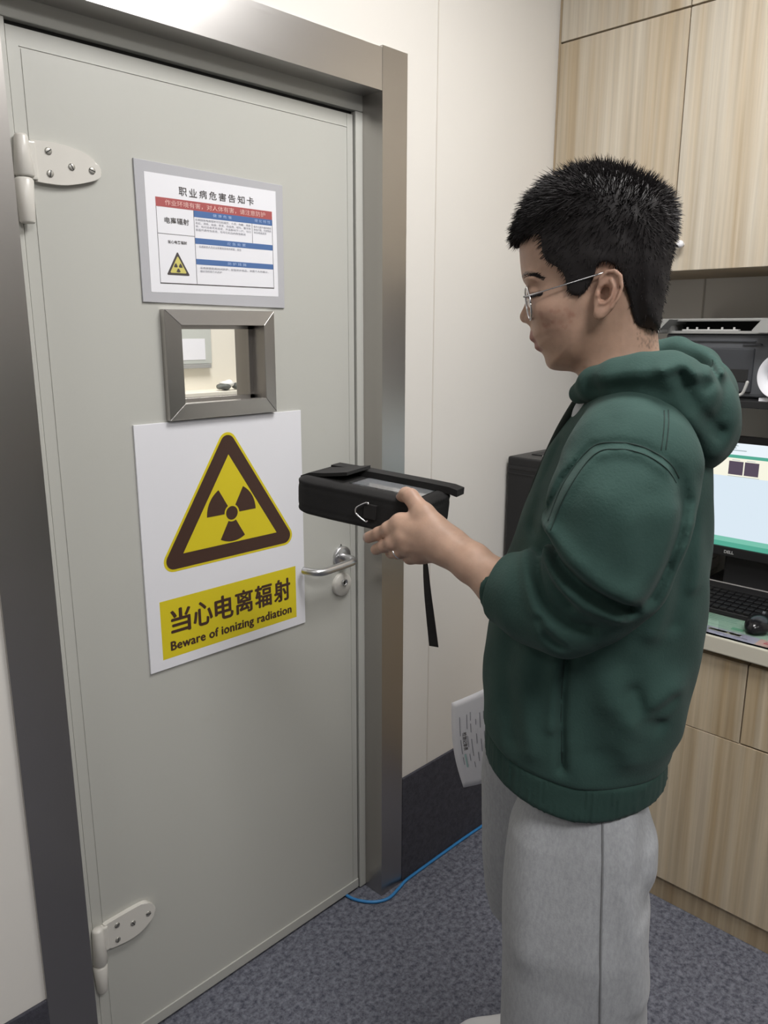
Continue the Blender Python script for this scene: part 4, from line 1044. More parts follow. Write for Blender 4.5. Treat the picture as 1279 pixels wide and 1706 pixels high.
# tint: lips, cheek blemishes, nails, ear and knuckle redness, stubble at the nape
def near(P_, c, r): return np.clip(1-np.sqrt((((P_-np.asarray(c))/np.asarray(r))**2).sum(1)), 0, 1)
Xm = bv.copy(); Xm[:, 1] = np.abs(Xm[:, 1])
tint = np.tile(np.array([0.47, 0.305, 0.225]), (len(bv), 1))
def blend(wt, col): 
    global tint
    tint = tint*(1-wt[:, None])+np.array(col)*wt[:, None]
lip = np.clip(3*np.maximum(near(Xm, Q(889, 562, 0.0), (.010, .026, .0075)), near(Xm, Q(896, 578, 0.0), (.009, .024, .0075))), 0, 1)
lp_ = np.minimum(poly2(bv[:, 0], bv[:, 2], LIPU), poly2(bv[:, 0], bv[:, 2], LIPL))
lip = np.clip(-(lp_-0.0012)/0.0015, 0, 1)*(Xm[:, 1] < 0.026)*(bv[:, 0] < -0.055)
blend(lip*0.8, (0.36, 0.165, 0.14))
bw_ = chain(bv*np.array([1, 0, 1]), [Q(*q, 0)*np.array([1, 0, 1]) for q in ((872, 463.5), (880, 459), (891, 459), (904, 464.5))], [.0025, .0027, .0024, .0012])
blend(np.clip(-bw_/0.0012, 0, 1)*0.75*(bv[:, 0] < -0.05)*(bv[:, 2] > 1.5), (0.075, 0.055, 0.045))
el_ = chain(bv*np.array([1, 0, 1]), [Q(*q, 0)*np.array([1, 0, 1]) for q in ((884, 493), (889, 492), (897, 490), (904, 488))], [.0006, .0008, .0009, .0005])
blend(np.clip(-(el_-0.0006)/0.0009, 0, 1)*0.75*(bv[:, 0] < -0.05)*(Xm[:, 1] > .012), (0.09, 0.06, 0.05))
rng_ = np.random.default_rng(3)
for k in range(26):
    c = Q(895+rng_.uniform(0, 62), 515+rng_.uniform(0, 36), 0.06); r = rng_.uniform(.0018, .0042)
    blend(0.34*np.clip(2*near(Xm*np.array([1, 0, 1]), c*np.array([1, 0, 1]), (r, 1, r)), 0, 1)*(Xm[:, 1] > 0.03)*(Xm[:, 2] > 1.4), (0.36, 0.17, 0.125))
blend(0.35*near(Xm, Q(925, 528, 0.055), (.045, .03, .03)), (0.46, 0.24, 0.185))
blend(0.5*near(Xm, Q(1012, 487, 0.085), (.03, .03, .045)), (0.50, 0.27, 0.205))
for k, (P_, R_) in FLO.items():
    for j in (1, 2): blend(0.35*near(bv, P_[j], (.014,)*3), (0.46, 0.24, 0.19))
    blend(0.40*near(bv, P_[-1], (.016,)*3), (0.50, 0.27, 0.23))
na = np.clip(4*near(bv, FLO['idx'][0][3]+np.array([-.006, .004, .001]), (.006, .006, .007)), 0, 1); blend(na*0.8, (0.42, 0.36, 0.35))
na = np.clip(4*near(bv, FLO['thb'][0][4]+np.array([-.006, .004, .002]), (.006, .006, .008)), 0, 1); blend(na*0.7, (0.55, 0.40, 0.36))
sd = np.array([Q(1072+rng_.uniform(-14, 22), 560+rng_.uniform(-16, 20), 0.0) for k in range(70)])
for c in sd: blend(0.38*np.clip(2*near(bv*np.array([1, 0, 1]), c*np.array([1, 0, 1]), (.0011, 1, .0018)), 0, 1)*(bv[:, 2] > 1.44), (0.10, 0.075, 0.06))
ca = body.data.attributes.new('tint', 'FLOAT_COLOR', 'POINT')
ca.data.foreach_set('color', np.concatenate([tint, np.ones((len(tint), 1))], 1).astype(np.float32).ravel())

# ---- hair: solid cap plus short tapering strands
HAIR = smooth_poly(pq((855, 404), (866, 372), (884, 340), (915, 309), (950, 294), (990, 287), (1028, 291), (1060, 303), (1092, 318), (1112, 336), (1120, 362), (1119, 400), (1115, 438), (1106, 490), (1098, 538), (1094, 549), (1078, 549), (1060, 545), (1050, 528), (1044, 500), (1036, 478), (1026, 455), (1005, 444), (993, 450), (990.5, 464), (986, 478), (978, 489), (968, 496), (957, 496), (949, 489), (946, 474), (942, 462), (931, 452), (916, 443), (909, 426), (906, 406), (899, 397), (880, 399)), 3)
def f_hair(X):
    z = X[:, 2]; n = np.abs(X[:, 1])
    Wh = lin(z, [1.47, 1.50, 1.53, 1.56, 1.60, 1.66], [0.056, 0.067, 0.0755, 0.0795, 0.0825, 0.083])-0.30*np.clip(-0.055-X[:, 0], 0, 0.1)
    rr = lin(z, [1.50, 1.56, 1.62, 1.68], [0.030, 0.045, 0.062, 0.066])
    s = poly2(X[:, 0], z, HAIR); s2 = s+rr; q = n-Wh+rr
    o = np.minimum(np.maximum(s2, q), 0)+np.sqrt(np.maximum(s2, 0)**2+np.maximum(q, 0)**2)-rr
    o = smin(o, f_skull(X)-lin(z, [1.47, 1.52, 1.58, 1.64], [0.0025, 0.005, 0.008, 0.010]), 0.008)
    return smax(o, s, 0.003)+0.0012*wob(X, 180)
hair, hv, hq = grow('hair', f_hair, (-.14, -.11, 1.44), (.13, .11, 1.72), 0.0028, M['hair'], pers, 1)
child(hair)
# strands rooted on the cap
fc = hv[hq].mean(1); e1 = hv[hq[:, 1]]-hv[hq[:, 0]]; e2 = hv[hq[:, 3]]-hv[hq[:, 0]]; fn = np.cross(e1, e2); fa = np.linalg.norm(fn, axis=1); fn /= np.maximum(fa, 1e-12)[:, None]
if (fn*(fc-np.array([0.0, 0, 1.58]))).sum() < 0: fn = -fn
pr_ = np.clip(fa, 0, None)*(0.25+1.6*np.clip((fc[:, 2]-1.53)/0.12, 0, 1)); pr_ /= pr_.sum()
NS = 11000; pick = rng_.choice(len(fc), NS, p=pr_)
root = fc[pick]-fn[pick]*0.002; nrm = fn[pick]
top = np.clip((root[:, 2]-1.58)/0.09, 0, 1); front = np.clip((0.02-root[:, 0])/0.12, 0, 1)
flow = np.stack([-0.95*front-0.05+0.55*np.clip((root[:, 0]-0.03)/0.06, 0, 1), 0.12*np.sign(root[:, 1])*np.ones(NS), -0.75*(1-top)-0.30*front+0.25*(1-front)*top], 1)
dirn = nrm*(0.30+0.40*top*(1-0.6*front))[:, None]+flow*0.8+rng_.normal(0, 0.15, (NS, 3)); dirn /= np.linalg.norm(dirn, axis=1)[:, None]
ln = (0.006+0.011*top+0.004*front*top)*rng_.uniform(0.6, 1.25, NS)
side = np.cross(dirn, rng_.normal(0, 1, (NS, 3))); side /= np.linalg.norm(side, axis=1)[:, None]; oth = np.cross(dirn, side)
drop = np.stack([np.zeros(NS), np.zeros(NS), -0.12*ln], 1)
vv = []; qq = []
for lv, (t, rad) in enumerate([(0, .00065), (0.55, .00048), (1.0, .00008)]):
    c = root+dirn*(ln*t)[:, None]+drop*t*t
    for k in range(3): vv.append(c+(side*math.cos(2.0944*k)+oth*math.sin(2.0944*k))*rad)
VS = np.stack(vv, 1).reshape(-1, 3); base = np.arange(NS)[:, None]*9
for lv in (0, 1):
    for k in range(3): qq.append(base+np.array([[lv*3+k, lv*3+(k+1) % 3, lv*3+3+(k+1) % 3, lv*3+3+k]]))
allv = np.concatenate([hv, VS]); allq = np.concatenate([hq, np.concatenate(qq)+len(hv)])
old = hair.data; hair.data = mesh_from('hair', allv, allq); hair.data.materials.append(M['hair']); bpy.data.meshes.remove(old)
# eyebrows and lashes
def on_skin(P_):
    lo_n, hi_n = np.zeros(len(P_)), np.full(len(P_), 0.095)
    for _ in range(16):
        md = (lo_n+hi_n)/2; v_ = f_head(np.stack([P_[:, 0], md, P_[:, 2]], 1))
        hi_n = np.where(v_ > 0, md, hi_n); lo_n = np.where(v_ > 0, lo_n, md)
    return np.stack([P_[:, 0], lo_n, P_[:, 2]], 1)
def tuft(name, line, hgt, cnt, ln_, dr, rad):
    bm = bmesh.new(); line = np.array(line)
    t = rng_.random(cnt)*(len(line)-1.001); i = t.astype(int); fr_ = (t-i)[:, None]
    P_ = line[i]*(1-fr_)+line[i+1]*fr_; P_[:, 2] += rng_.uniform(-hgt, hgt, cnt)*(1-0.5*t/len(line)); P_ = on_skin(P_); P_[:, 1] += 0.0003
    for s_ in (1, -1):
        for p in P_:
            p = p*np.array([1, s_, 1]); d = np.array(dr)*np.array([1, s_, 1])+rng_.normal(0, 0.15, 3); d /= np.linalg.norm(d)
            add_tube(bm, [Wp(p), Wp(p+d*ln_*0.6), Wp(p+d*ln_)], [rad, rad*.85, rad*.2], 3, caps=False)
    return child(obj(name, bm, M['hair'], pers))
tuft('eyebrow', [Q(874.8, 463.5, .012), Q(880, 459, .030), Q(891, 458.5, .046), Q(906, 465.5, .054)], .0026, 260, .0070, (0.75, .12, 0.10), .00032)
tuft('eyelash', [Q(885, 493, .026), Q(889, 492, .036), Q(897, 490, .044), Q(905, 487.5, .0495)], .0005, 110, .0045, (-0.35, .45, -0.55), .0003)

# ---- glasses
gl = empty('glasses', tuple(Wp(Q(900, 490, 0)))); gl.parent = pers; gl.matrix_parent_inverse = PINV
gl['label'] = 'thin silver round-rimmed glasses'
GI = Matrix.Translation(-Vector(gl.location))
for s_ in (1, -1):
    c = Q(880, 505.5, 0.034); c[1] *= s_
    u = np.array([0.20, 0.98*s_, 0.0]); u /= np.linalg.norm(u); v = np.array([-0.17, 0, 0.985]); v /= np.linalg.norm(v)
    ring = [Wp(c+u*0.0225*math.cos(2*PI*k/48)+v*0.0205*math.sin(2*PI*k/48)) for k in range(49)]
    o = obj('rim', tube(ring, 0.0013, 8), M['metal'], gl); o.matrix_parent_inverse = GI
    bm = bmesh.new(); bm.faces.new([bm.verts.new(p) for p in ring[:-1]]); 
    r_ = bmesh.ops.extrude_face_region(bm, geom=list(bm.faces)); nvec = Wp(c+np.array([0.0012, 0, 0]))-Wp(c)
    bmesh.ops.translate(bm, vec=nvec, verts=[g_ for g_ in r_['geom'] if isinstance(g_, bmesh.types.BMVert)])
    lens_m = M.setdefault('lens', mat('lens_glass', (1, 1, 1), 0.0, trans=1.0, ior=1.06))
    o = obj('lens', bm, lens_m, gl); o.matrix_parent_inverse = GI
    h0 = Q(872.5, 494.5, 0.0565); h1 = Q(930, 477.5, 0.0745); h2 = Q(990, 459, 0.0815); h3 = Q(1012, 452, 0.081)
    P_ = []
    for q in (c+u*0.0225*0.98+v*0.006, h0, Q(884, 491.5, .066), h1, h2, h3): q = q.copy(); q[1] = abs(q[1])*s_; P_.append(Wp(q))
    o = obj('temple', tube(P_, [.0011, .0012, .0010, .0009, .0011, .0012], 8), M['metal'], gl); o.matrix_parent_inverse = GI
    pd_ = Q(887, 506, 0.0115); pd_[1] *= s_
    bm = bmesh.new(); bmesh.ops.create_icosphere(bm, subdivisions=2, radius=0.0024, matrix=Matrix.Translation(Wp(pd_)))
    o = obj('nose_pad', bm, M['metal'], gl, smooth=True); o.matrix_parent_inverse = GI
c = Q(876.5, 500, 0.0)
o = obj('bridge', tube(spline([Wp(Q(880, 501, .0118)), Wp(c), Wp(Q(880, 501, -.0118))], 6), 0.0010, 8), M['metal'], gl); o.matrix_parent_inverse = GI

# ---- hoodie: trunk and sleeves
ROWS = [(610, 1000, 1120), (650, 968, 1150), (700, 939, 1172), (750, 912, 1188), (800, 892, 1188), (850, 874, 1187), (900, 856, 1186), (950, 838, 1184), (1000, 824, 1178), (1050, 815, 1171), (1100, 808, 1162), (1140, 804, 1152), (1170, 803, 1143), (1195, 804, 1126), (1220, 806, 1118), (1250, 808, 1110), (1300, 812, 1103)]
RZ = []; RA0 = []; RA1 = []
for py, x0, x1 in ROWS:
    a0, a1 = Q(x0, py, 0), Q(x1, py, 0); RZ.append((a0[2]+a1[2])/2); RA0.append(a0[0]); RA1.append(a1[0])
RZ, RA0, RA1 = (np.array(x)[::-1] for x in (RZ, RA0, RA1))
def f_htrunk(X, grow_=0.0):
    z = np.clip(X[:, 2], RZ[0], RZ[-1]); a0 = np.interp(z, RZ, RA0); a1 = np.interp(z, RZ, RA1)
    bw = lin(z, [0.86, 0.92, 1.0, 1.15, 1.30, 1.37, 1.41, 1.45], [0.172, 0.180, 0.186, 0.184, 0.176, 0.145, 0.105, 0.07])+grow_
    ra = (a1-a0)/2+grow_; ca_ = (a0+a1)/2
    # the camera looks from slightly ahead-left, so centre the widest point on the sagittal plane
    x = np.abs(X[:, 0]-ca_)/ra; y = np.abs(X[:, 1]+0.02)/bw
    q = (x**2.35+y**2.35)**(1/2.35)
    d = (q-1)*np.minimum(ra, bw)*0.92
    return smax(d, X[:, 2]-1.435, 0.03)
UPL = [Q(1048, 785, .160), Q(1029, 860, .194), Q(1020, 930, .206), Q(1034, 972, .200)]
FOL = [Q(1000, 1012, .198), Q(950, 1011, .188), Q(895, 997, .158), Q(848, 981, .128), Q(820, 962, .115)]
fdir = (FOL[4]-FOL[2]); fdir /= np.linalg.norm(fdir)
UPR = [Q(1040, 785, -.165), Q(1030, 930, -.220), RE, Q(930, 1085, -.222), Q(880, 1118, -.208)]
SHO = [Q(1062, 690, .05), Q(1058, 716, .105), Q(1050, 775, .160)]
SHR = [p*np.array([1, -1, 1]) for p in SHO]
CRE = [
    # armhole seam
    ([Q(*p, .25) for p in ((905, 872), (935, 810), (985, 752), (1030, 742), (1075, 750), (1120, 778), (1142, 815), (1148, 850))], -.0065, .0038),
    ([Q(*p, .25) for p in ((912, 884), (942, 822), (988, 762), (1030, 752), (1072, 759), (1113, 787), (1135, 822))], .0035, .006),
    # shoulder seam
    ([Q(*p, .22) for p in ((1112, 672), (1107, 712), (1100, 752))], -.0045, .0035),
    ([Q(*p, .22) for p in ((1121, 678), (1116, 716), (1109, 756))], -.0035, .003),
    # elbow folds
    ([Q(*p, .25) for p in ((900, 905), (930, 940), (970, 972), (1015, 1000), (1050, 1018))], -.017, .0075),
    ([Q(*p, .25) for p in ((912, 888), (950, 922), (1000, 958), (1045, 985))], .009, .013),
    ([Q(*p, .25) for p in ((888, 925), (925, 968), (968, 1005), (1030, 1028))], .010, .010),
    ([Q(*p, .25) for p in ((878, 955), (905, 1010), (945, 1045), (985, 1055))], -.009, .0070),
    ([Q(*p, .25) for p in ((890, 925), (918, 975), (950, 1012))], -.0060, .0055),
    ([Q(*p, .25) for p in ((866, 950), (882, 1008), (905, 1050))], .006, .009),
    ([Q(*p, .25) for p in ((897, 1040), (912, 1070), (930, 1085))], -.006, .006),
    ([Q(*p, .25) for p in ((1134, 800), (1147, 850), (1132, 905), (1110, 960), (1085, 1005))], -.012, .008),
    ([Q(*p, .25) for p in ((1042, 870), (1052, 930), (1055, 985))], .004, .016),
    ([Q(*p, .25) for p in ((1000, 830), (985, 880), (960, 915))], .004, .018),
    ([Q(*p, .25) for p in ((1085, 830), (1080, 890), (1068, 945))], -.004, .016)]
CRT = [
    # trunk folds (near side)
    ([Q(*p, .17) for p in ((1150, 840), (1125, 930), (1105, 1010), (1090, 1060))], .008, .016),
    ([Q(*p, .17) for p in ((1165, 800), (1160, 880), (1140, 980), (1125, 1060))], -.006, .012),
    ([Q(*p, .17) for p in ((1172, 820), (1174, 900), (1165, 1000))], .004, .010),
    ([Q(*p, .17) for p in ((945, 1095), (936, 1150), (933, 1200), (935, 1290))], -.008, .0065),
    ([Q(*p, .17) for p in ((928, 1100), (922, 1160), (920, 1215))], .005, .011),
    ([Q(*p, .17) for p in ((985, 1085), (1020, 1170), (1070, 1200), (1130, 1175))], .008, .022),
    ([Q(*p, .17) for p in ((1040, 1120), (1055, 1180))], -.004, .020),
    ([Q(*p, .17) for p in ((1055, 1165), (1075, 1215), (1100, 1232))], -.0065, .010),
    ([Q(*p, .17) for p in ((1050, 1215), (1040, 1250), (1050, 1280))], .003, .014),
    ([Q(*p, .17) for p in ((1000, 1100), (985, 1180), (990, 1260))], -.005, .022),
    ([Q(*p, .17) for p in ((880, 1080), (870, 1170), (880, 1260))], .005, .016),
    ([Q(*p, .17) for p in ((848, 1060), (838, 1150), (850, 1250))], -.004, .013),
    ([Q(*p, .17) for p in ((1125, 1190), (1095, 1203))], -.005, .010),
    ([Q(*p, .15) for p in ((945, 760), (918, 830), (895, 880))], .005, .010),
    ([Q(*p, .15) for p in ((925, 760), (898, 830), (880, 900))], -.005, .008),
    ([Q(*p, .15) for p in ((1010, 690), (985, 720), (960, 770))], -.005, .012)]
def f_sleeve(X):
    up = chain(X, UPL, [.077, .0745, .0655, .046], 0.02)
    lo_ = chain(X, FOL, [.040, .0545, .0525, .0405, .037], 0.02)
    lo_ = smax(lo_, (X-FOL[3]) @ fdir-0.006, 0.006)
    s = smin(up, lo_, 0.018)
    s = s - strokes(X, CRE, 0.10) - 0.0016*wob(X, 60, 1.0)
    cav = chain(X, [FOL[2], FOL[3], FOL[4]], [.036, .034, .033])
    return smax(s, -cav, 0.003)
def f_sleeve_r(X):
    return chain(X, UPR, [.082, .074, .066, .052, .040], 0.02)-0.003*wob(X, 70, 2.0)
def f_shoulder(X):
    s = smin(chain(X, SHO, [.052, .060, .074]), chain(X, SHR, [.052, .060, .074]), 0.03)
    return s
def f_hood_trunk(X):
    t = f_htrunk(X)
    # rib hem drawn in below the blouse
    t = smin(t, f_shoulder(X), 0.035)
    t = t - strokes(X, CRT, 0.03) - 0.0022*wob(X, 38, 0.4) - 0.0012*wob(X, 75, 2.4)
    return smax(t, 0.934-X[:, 2]+0.17*np.clip(-X[:, 0], 0, 0.14), 0.010)
bs = boxed(f_sleeve, (-.28, .0, 1.05), (.20, .34, 1.47)); bsr = boxed(f_sleeve_r, (-.22, -.36, .92), (.20, -.05, 1.47))
def f_hoodie(X):
    return smin(smin(f_hood_trunk(X), bs(X), 0.012), bsr(X), 0.012)
hoodie, _, _ = grow('hoodie', f_hoodie, (-.26, -.36, .86), (.24, .34, 1.48), 0.0032, M['hoodie'], pers, 1)
child(hoodie)
def f_hem(X):
    # rib band hugging the hips; its lower edge dips at the side seam
    zb = 0.878+0.0*X[:, 0]
    z = np.clip(X[:, 2], RZ[0], 0.93); t = np.array(X); 
    d = f_htrunk(np.stack([X[:, 0], X[:, 1], np.full(len(X), 0.915)], 1), 0.001)
    ang = np.arctan2(X[:, 1], X[:, 0])
    d = d+0.0009*np.sin(ang*150)-0.002*wob(X, 40, 0.4)
    return smax(smax(d, X[:, 2]-0.941-0.17*np.clip(-X[:, 0], 0, 0.14), 0.008), 0.887-X[:, 2]+0.19*np.clip(-X[:, 0], 0, 0.14)+0.10*np.clip(X[:, 0]-0.03, 0, 0.12), 0.010)
hem, _, _ = grow('hem_band', f_hem, (-.22, -.25, .84), (.20, .25, .96), 0.0035, M['rib'], hoodie, 1)
def f_cuff(X):
    s = chain(X, [FOL[3]-fdir*0.012, FOL[3]+fdir*0.018], [.0415, .0385])
    t = (X-FOL[3]) @ fdir
    s = smax(smax(s, t-0.016, 0.005), -t-0.012, 0.006)
    return smax(s, -chain(X, [FOL[2], FOL[3], FOL[4]], [.036, .034, .0335]), 0.003)-0.0010*wob(X, 120)
cuff, _, _ = grow('cuff', f_cuff, tuple(FOL[3]-.075), tuple(FOL[3]+.075), 0.0025, M['rib'], hoodie, 1)

# ---- hood lying on the shoulders
HN = [Q(966, 655, .070), Q(990, 641, .104), Q(1030, 634, .124), Q(1070, 630, .130), Q(1108, 637, .128), Q(1136, 660, .110), Q(1154, 698, .075), Q(1162, 718, .03)]
HR = [.013, .019, .024, .028, .034, .040, .042, .042]
HFP = [Q(968, 650, -.06), Q(1000, 632, -.105), Q(1050, 612, -.125), Q(1085, 598, -.128), Q(1125, 596, -.118), Q(1155, 620, -.10), Q(1165, 660, -.05)]
HFR = [.012, .018, .022, .025, .028, .036, .046]
HCR = [
    ([Q(*p, .12) for p in ((1128, 622), (1137, 645), (1152, 672), (1172, 697), (1200, 722))], -.011, .009),
    ([Q(*p, .12) for p in ((1100, 612), (1135, 610), (1150, 622), (1156, 640))], .008, .008),
    ([Q(*p, .12) for p in ((1156, 640), (1170, 640), (1186, 632), (1190, 612), (1180, 602))], -.010, .008),
    ([Q(*p, .12) for p in ((1184, 628), (1186, 608), (1196, 602), (1208, 620))], .009, .009),
    ([Q(*p, .12) for p in ((1208, 620), (1212, 650), (1205, 690))], -.003, .009),
    ([Q(*p, .14) for p in ((985, 650), (1030, 645), (1080, 645), (1110, 655))], -.006, .010),
    ([Q(*p, .14) for p in ((1000, 632), (1050, 620), (1095, 618))], .004, .008),
    ([Q(*p, .12) for p in ((1150, 690), (1180, 730), (1190, 755))], .007, .016),
    ([Q(*p, .12) for p in ((1175, 665), (1195, 700), (1198, 740))], -.003, .012)]
def f_hood(X):
    h = smin(chain(X, HN, HR, 0.01), chain(X, HFP, HFR, 0.01), 0.012)
    bag = ell(X, Q(1157, 668, 0.0), (.042, .100, .066))
    bag = smin(bag, ell(X, Q(1160, 715, .02), (.031, .075, .050)), 0.03)
    h = smin(h, bag, 0.030)
    h = smin(h, ell(X, Q(1120, 668, 0.0), (.055, .10, .030)), 0.03)
    cav = ell(X, Q(1118, 590, -.005), (.060, .088, .040))
    cav = smin(cav, ell(X, Q(1158, 612, -.01), (.026, .060, .024)), 0.02)
    h = smax(h, -cav, 0.012)
    nk = chain(X, [Q(1045, 520, 0), Q(1035, 700, 0)], [.0665, .0665]); h = smax(h, -nk, 0.008)
    return h - strokes(X, HCR, 0.005) - 0.0016*wob(X, 62, 3.0)
hood, _, _ = grow('hood', f_hood, (-.12, -.19, 1.30), (.24, .21, 1.56), 0.0032, M['hoodie'], hoodie, 1)
# drawcord and undershirt at the throat
dc = spline([Wp(Q(962, 668, .045)), Wp(Q(948, 690, .03)), Wp(Q(930, 722, .012)), Wp(Q(910, 765, .004)), Wp(Q(893, 805, .0)), Wp(Q(882, 836, .0))], 6)
bm = bmesh.new(); n_ = len(dc)
add_tube(bm, dc, [.0058]*(n_-3)+[.0050, .0035, .0012], 10)
obj('drawcord', bm, mat('dark_cord', (0.012, 0.02, 0.017), 0.9), hoodie)
def f_tee(X):
    return ell(X, Q(985, 692, 0.02), (.026, .055, .045))
child(grow('undershirt', f_tee, tuple(Q(985, 690, .02)-.075), tuple(Q(985, 690, .02)+.075), 0.004, mat('pale_grey_cotton', (0.50, 0.52, 0.54), 0.9), pers, 1)[0])

# stitched seams lying on the cloth
def on_cloth(f, P_, n_hi):
    P_ = np.array(P_); n = np.full(len(P_), n_hi); done = np.zeros(len(P_), bool)
    for _ in range(110):
        v_ = f(np.stack([P_[:, 0], n, P_[:, 2]], 1)); done |= v_ < 0.0004; n = np.where(done, n, n-0.002)
    return np.stack([P_[:, 0], n, P_[:, 2]], 1)
def stitched(name, pts, n0, f, n_hi, rad, m, parent, lift=0.0006):
    ln_ = np.array([list(v) for v in spline(Qs(*[(px, py, n0) for px, py in pts]), 14)])
    sp = on_cloth(f, ln_, n_hi); sp[:, 1] += lift; sp[:, 1] = np.convolve(np.pad(sp[:, 1], 2, mode='edge'), np.ones(5)/5, 'valid')
    o = obj(name, tube([Wp(p) for p in sp], rad, 6), m, parent)
    if parent is pers: child(o)
    return o
M['thread'] = mat('dark_green_thread', (0.013, 0.028, 0.024), 0.9)
stitched('armhole_seam', ((912, 872), (938, 812), (985, 754), (1030, 743), (1075, 751), (1116, 776), (1136, 806)), .25, f_hoodie, .33, .0011, M['thread'], hoodie)
stitched('armhole_seam', ((917, 882), (944, 821), (988, 763), (1030, 752), (1073, 760), (1110, 783), (1130, 812)), .25, f_hoodie, .33, .0007, M['thread'], hoodie)
for dx in (0, 8): stitched('shoulder_seam', ((1111+dx, 690), (1107+dx, 715), (1100+dx, 750)), .22, f_hoodie, .33, .0007, M['thread'], hoodie)
stitched('pocket_edge', ((938, 1105), (935, 1150), (933, 1200), (935, 1285)), .17, f_hoodie, .30, .0010, M['thread'], hoodie)

# ---- sweatpants
LL = [(1240, 890, 1040, .060), (1300, 880, 1062, .068), (1345, 862, 1090, .076), (1375, 847, 1098, .082), (1420, 842, 1096, .088), (1480, 839, 1083, .095), (1540, 837, 1076, .10), (1620, 835, 1078, .10), (1706, 835, 1080, .10)]
RLr = [(1200, 830, 1060, -.08), (1250, 808, 1060, -.088), (1300, 803, 1060, -.095), (1360, 802, 1050, -.11), (1420, 803, 1030, -.13), (1480, 808, 1005, -.16), (1540, 822, 1000, -.19)]
def rows(L, tail):
    Z, A0, A1, Nn = [], [], [], []
    for py, x0, x1, n in L:
        p0, p1 = Q(x0, py, n), Q(x1, py, n); Z.append((p0[2]+p1[2])/2); A0.append(p0[0]); A1.append(p1[0]); Nn.append(n)
    for z, a0, a1, n in tail: Z.append(z); A0.append(a0); A1.append(a1); Nn.append(n)
    return [np.array(x)[::-1] for x in (Z, A0, A1, Nn)]
lg = rows(LL, [(0.40, -.075, .125, .105), (0.25, -.06, .125, .11), (0.12, -.045, .12, .115), (0.06, -.035, .105, .115)])
rg = rows(RLr, [(0.50, -.085, .085, -.225), (0.35, -.07, .095, -.26), (0.20, -.05, .11, -.285), (0.12, -.04, .11, -.29), (0.06, -.03, .10, -.29)])
TCR = [([Q(*p, .18) for p in ((1060, 1400), (1050, 1500), (1062, 1600), (1070, 1700))], .007, .018),
       ([Q(*p, .18) for p in ((1082, 1420), (1066, 1500), (1078, 1560))], -.008, .012),
       ([Q(*p, .18) for p in ((880, 1330), (872, 1450), (868, 1600))], .004, .022),
       ([Q(*p, .18) for p in ((930, 1360), (940, 1500), (925, 1650))], -.003, .030),
       ([Q(*p, .18) for p in ((1003, 1340), (1004, 1450), (1001, 1560), (999, 1720))], .0012, .006)]
def leg(X, L, bw):
    z = np.clip(X[:, 2], L[0][0], L[0][-1]); a0 = np.interp(z, L[0], L[1]); a1 = np.interp(z, L[0], L[2]); nc_ = np.interp(z, L[0], L[3])
    b_ = np.interp(z, [0.05, 0.3, 0.7, 0.9], bw); ra = (a1-a0)/2
    q = (np.abs((X[:, 0]-(a0+a1)/2)/ra)**2.3+np.abs((X[:, 1]-nc_)/b_)**2.3)**(1/2.3)
    return (q-1)*np.minimum(ra, b_)*0.9
def f_trousers(X):
    o = smin(leg(X, lg, [.068, .082, .090, .074]), leg(X, rg, [.068, .078, .086, .074]), 0.02)
    o = o - strokes(X, TCR, 0.05) - 0.0030*wob(X, 26, 0.7) - 0.0035*wob(X, 60, 1.9)*np.clip((0.22-X[:, 2])/0.15, 0, 1)
    return smax(smax(o, X[:, 2]-0.915, 0.01), 0.048-X[:, 2], 0.012)
trousers, _, _ = grow('sweatpants', f_trousers, (-.22, -.40, .03), (.22, .24, .94), 0.0048, M['trousers'], pers, 1)
child(trousers)
stitched('side_seam', ((1003, 1340), (1004, 1450), (1001, 1560), (999, 1720)), .18, f_trousers, .24, .0012, M['seam'], trousers, 0.0014)
# ---- shoes
def shoe(name, a0, a1, nc_):
    def f(X):
        u = np.clip((X[:, 0]-a0)/(a1-a0), 0, 1)
        top = lin(u, [0, .12, .3, .55, .8, 1], [.040, .058, .070, .095, .105, .095]); wd = lin(u, [0, .15, .4, .7, 1], [.030, .044, .049, .040, .034])
        q = (np.abs((X[:, 0]-(a0+a1)/2)/((a1-a0)/2))**3+np.abs((X[:, 1]-nc_)/wd)**3)**(1/3)
        d = (q-1)*0.03
        return smax(smax(d, X[:, 2]-top, 0.02), 0.002-X[:, 2], 0.004)
    o, _, _ = grow(name, f, (a0-.02, nc_-.07, -.005), (a1+.02, nc_+.07, .13), 0.004, mat('white_leather', (0.70, 0.70, 0.72), 0.45), pers, 1); child(o)
    def fs(X):
        u = np.clip((X[:, 0]-a0)/(a1-a0), 0, 1); wd = lin(u, [0, .15, .4, .7, 1], [.030, .044, .049, .040, .034])+.003
        q = (np.abs((X[:, 0]-(a0+a1)/2)/((a1-a0)/2+.003))**3+np.abs((X[:, 1]-nc_)/wd)**3)**(1/3)
        return smax(smax((q-1)*0.03, X[:, 2]-0.028, 0.004), 0.001-X[:, 2], 0.003)
    s, _, _ = grow('sole', fs, (a0-.02, nc_-.07, -.005), (a1+.02, nc_+.07, .04), 0.004, mat('white_rubber', (0.66, 0.66, 0.68), 0.5), o, 1)
shoe('shoe', -.225, .055, -.296)
shoe('shoe', -.145, .125, .112)
# ---- finger ring
P1, P2 = FLO['rng'][0][0], FLO['rng'][0][1]; rc = P1*0.05+P2*0.95; rd = Wp(P2)-Wp(P1)
u, v = frame_of(rd); rr_ = 0.0107
child(obj('ring', tube([Wp(rc)+(u*math.cos(2*PI*k/32)+v*math.sin(2*PI*k/32))*rr_ for k in range(33)], 0.0012, 8), M['metal'], pers, label='silver ring on ring finger'))

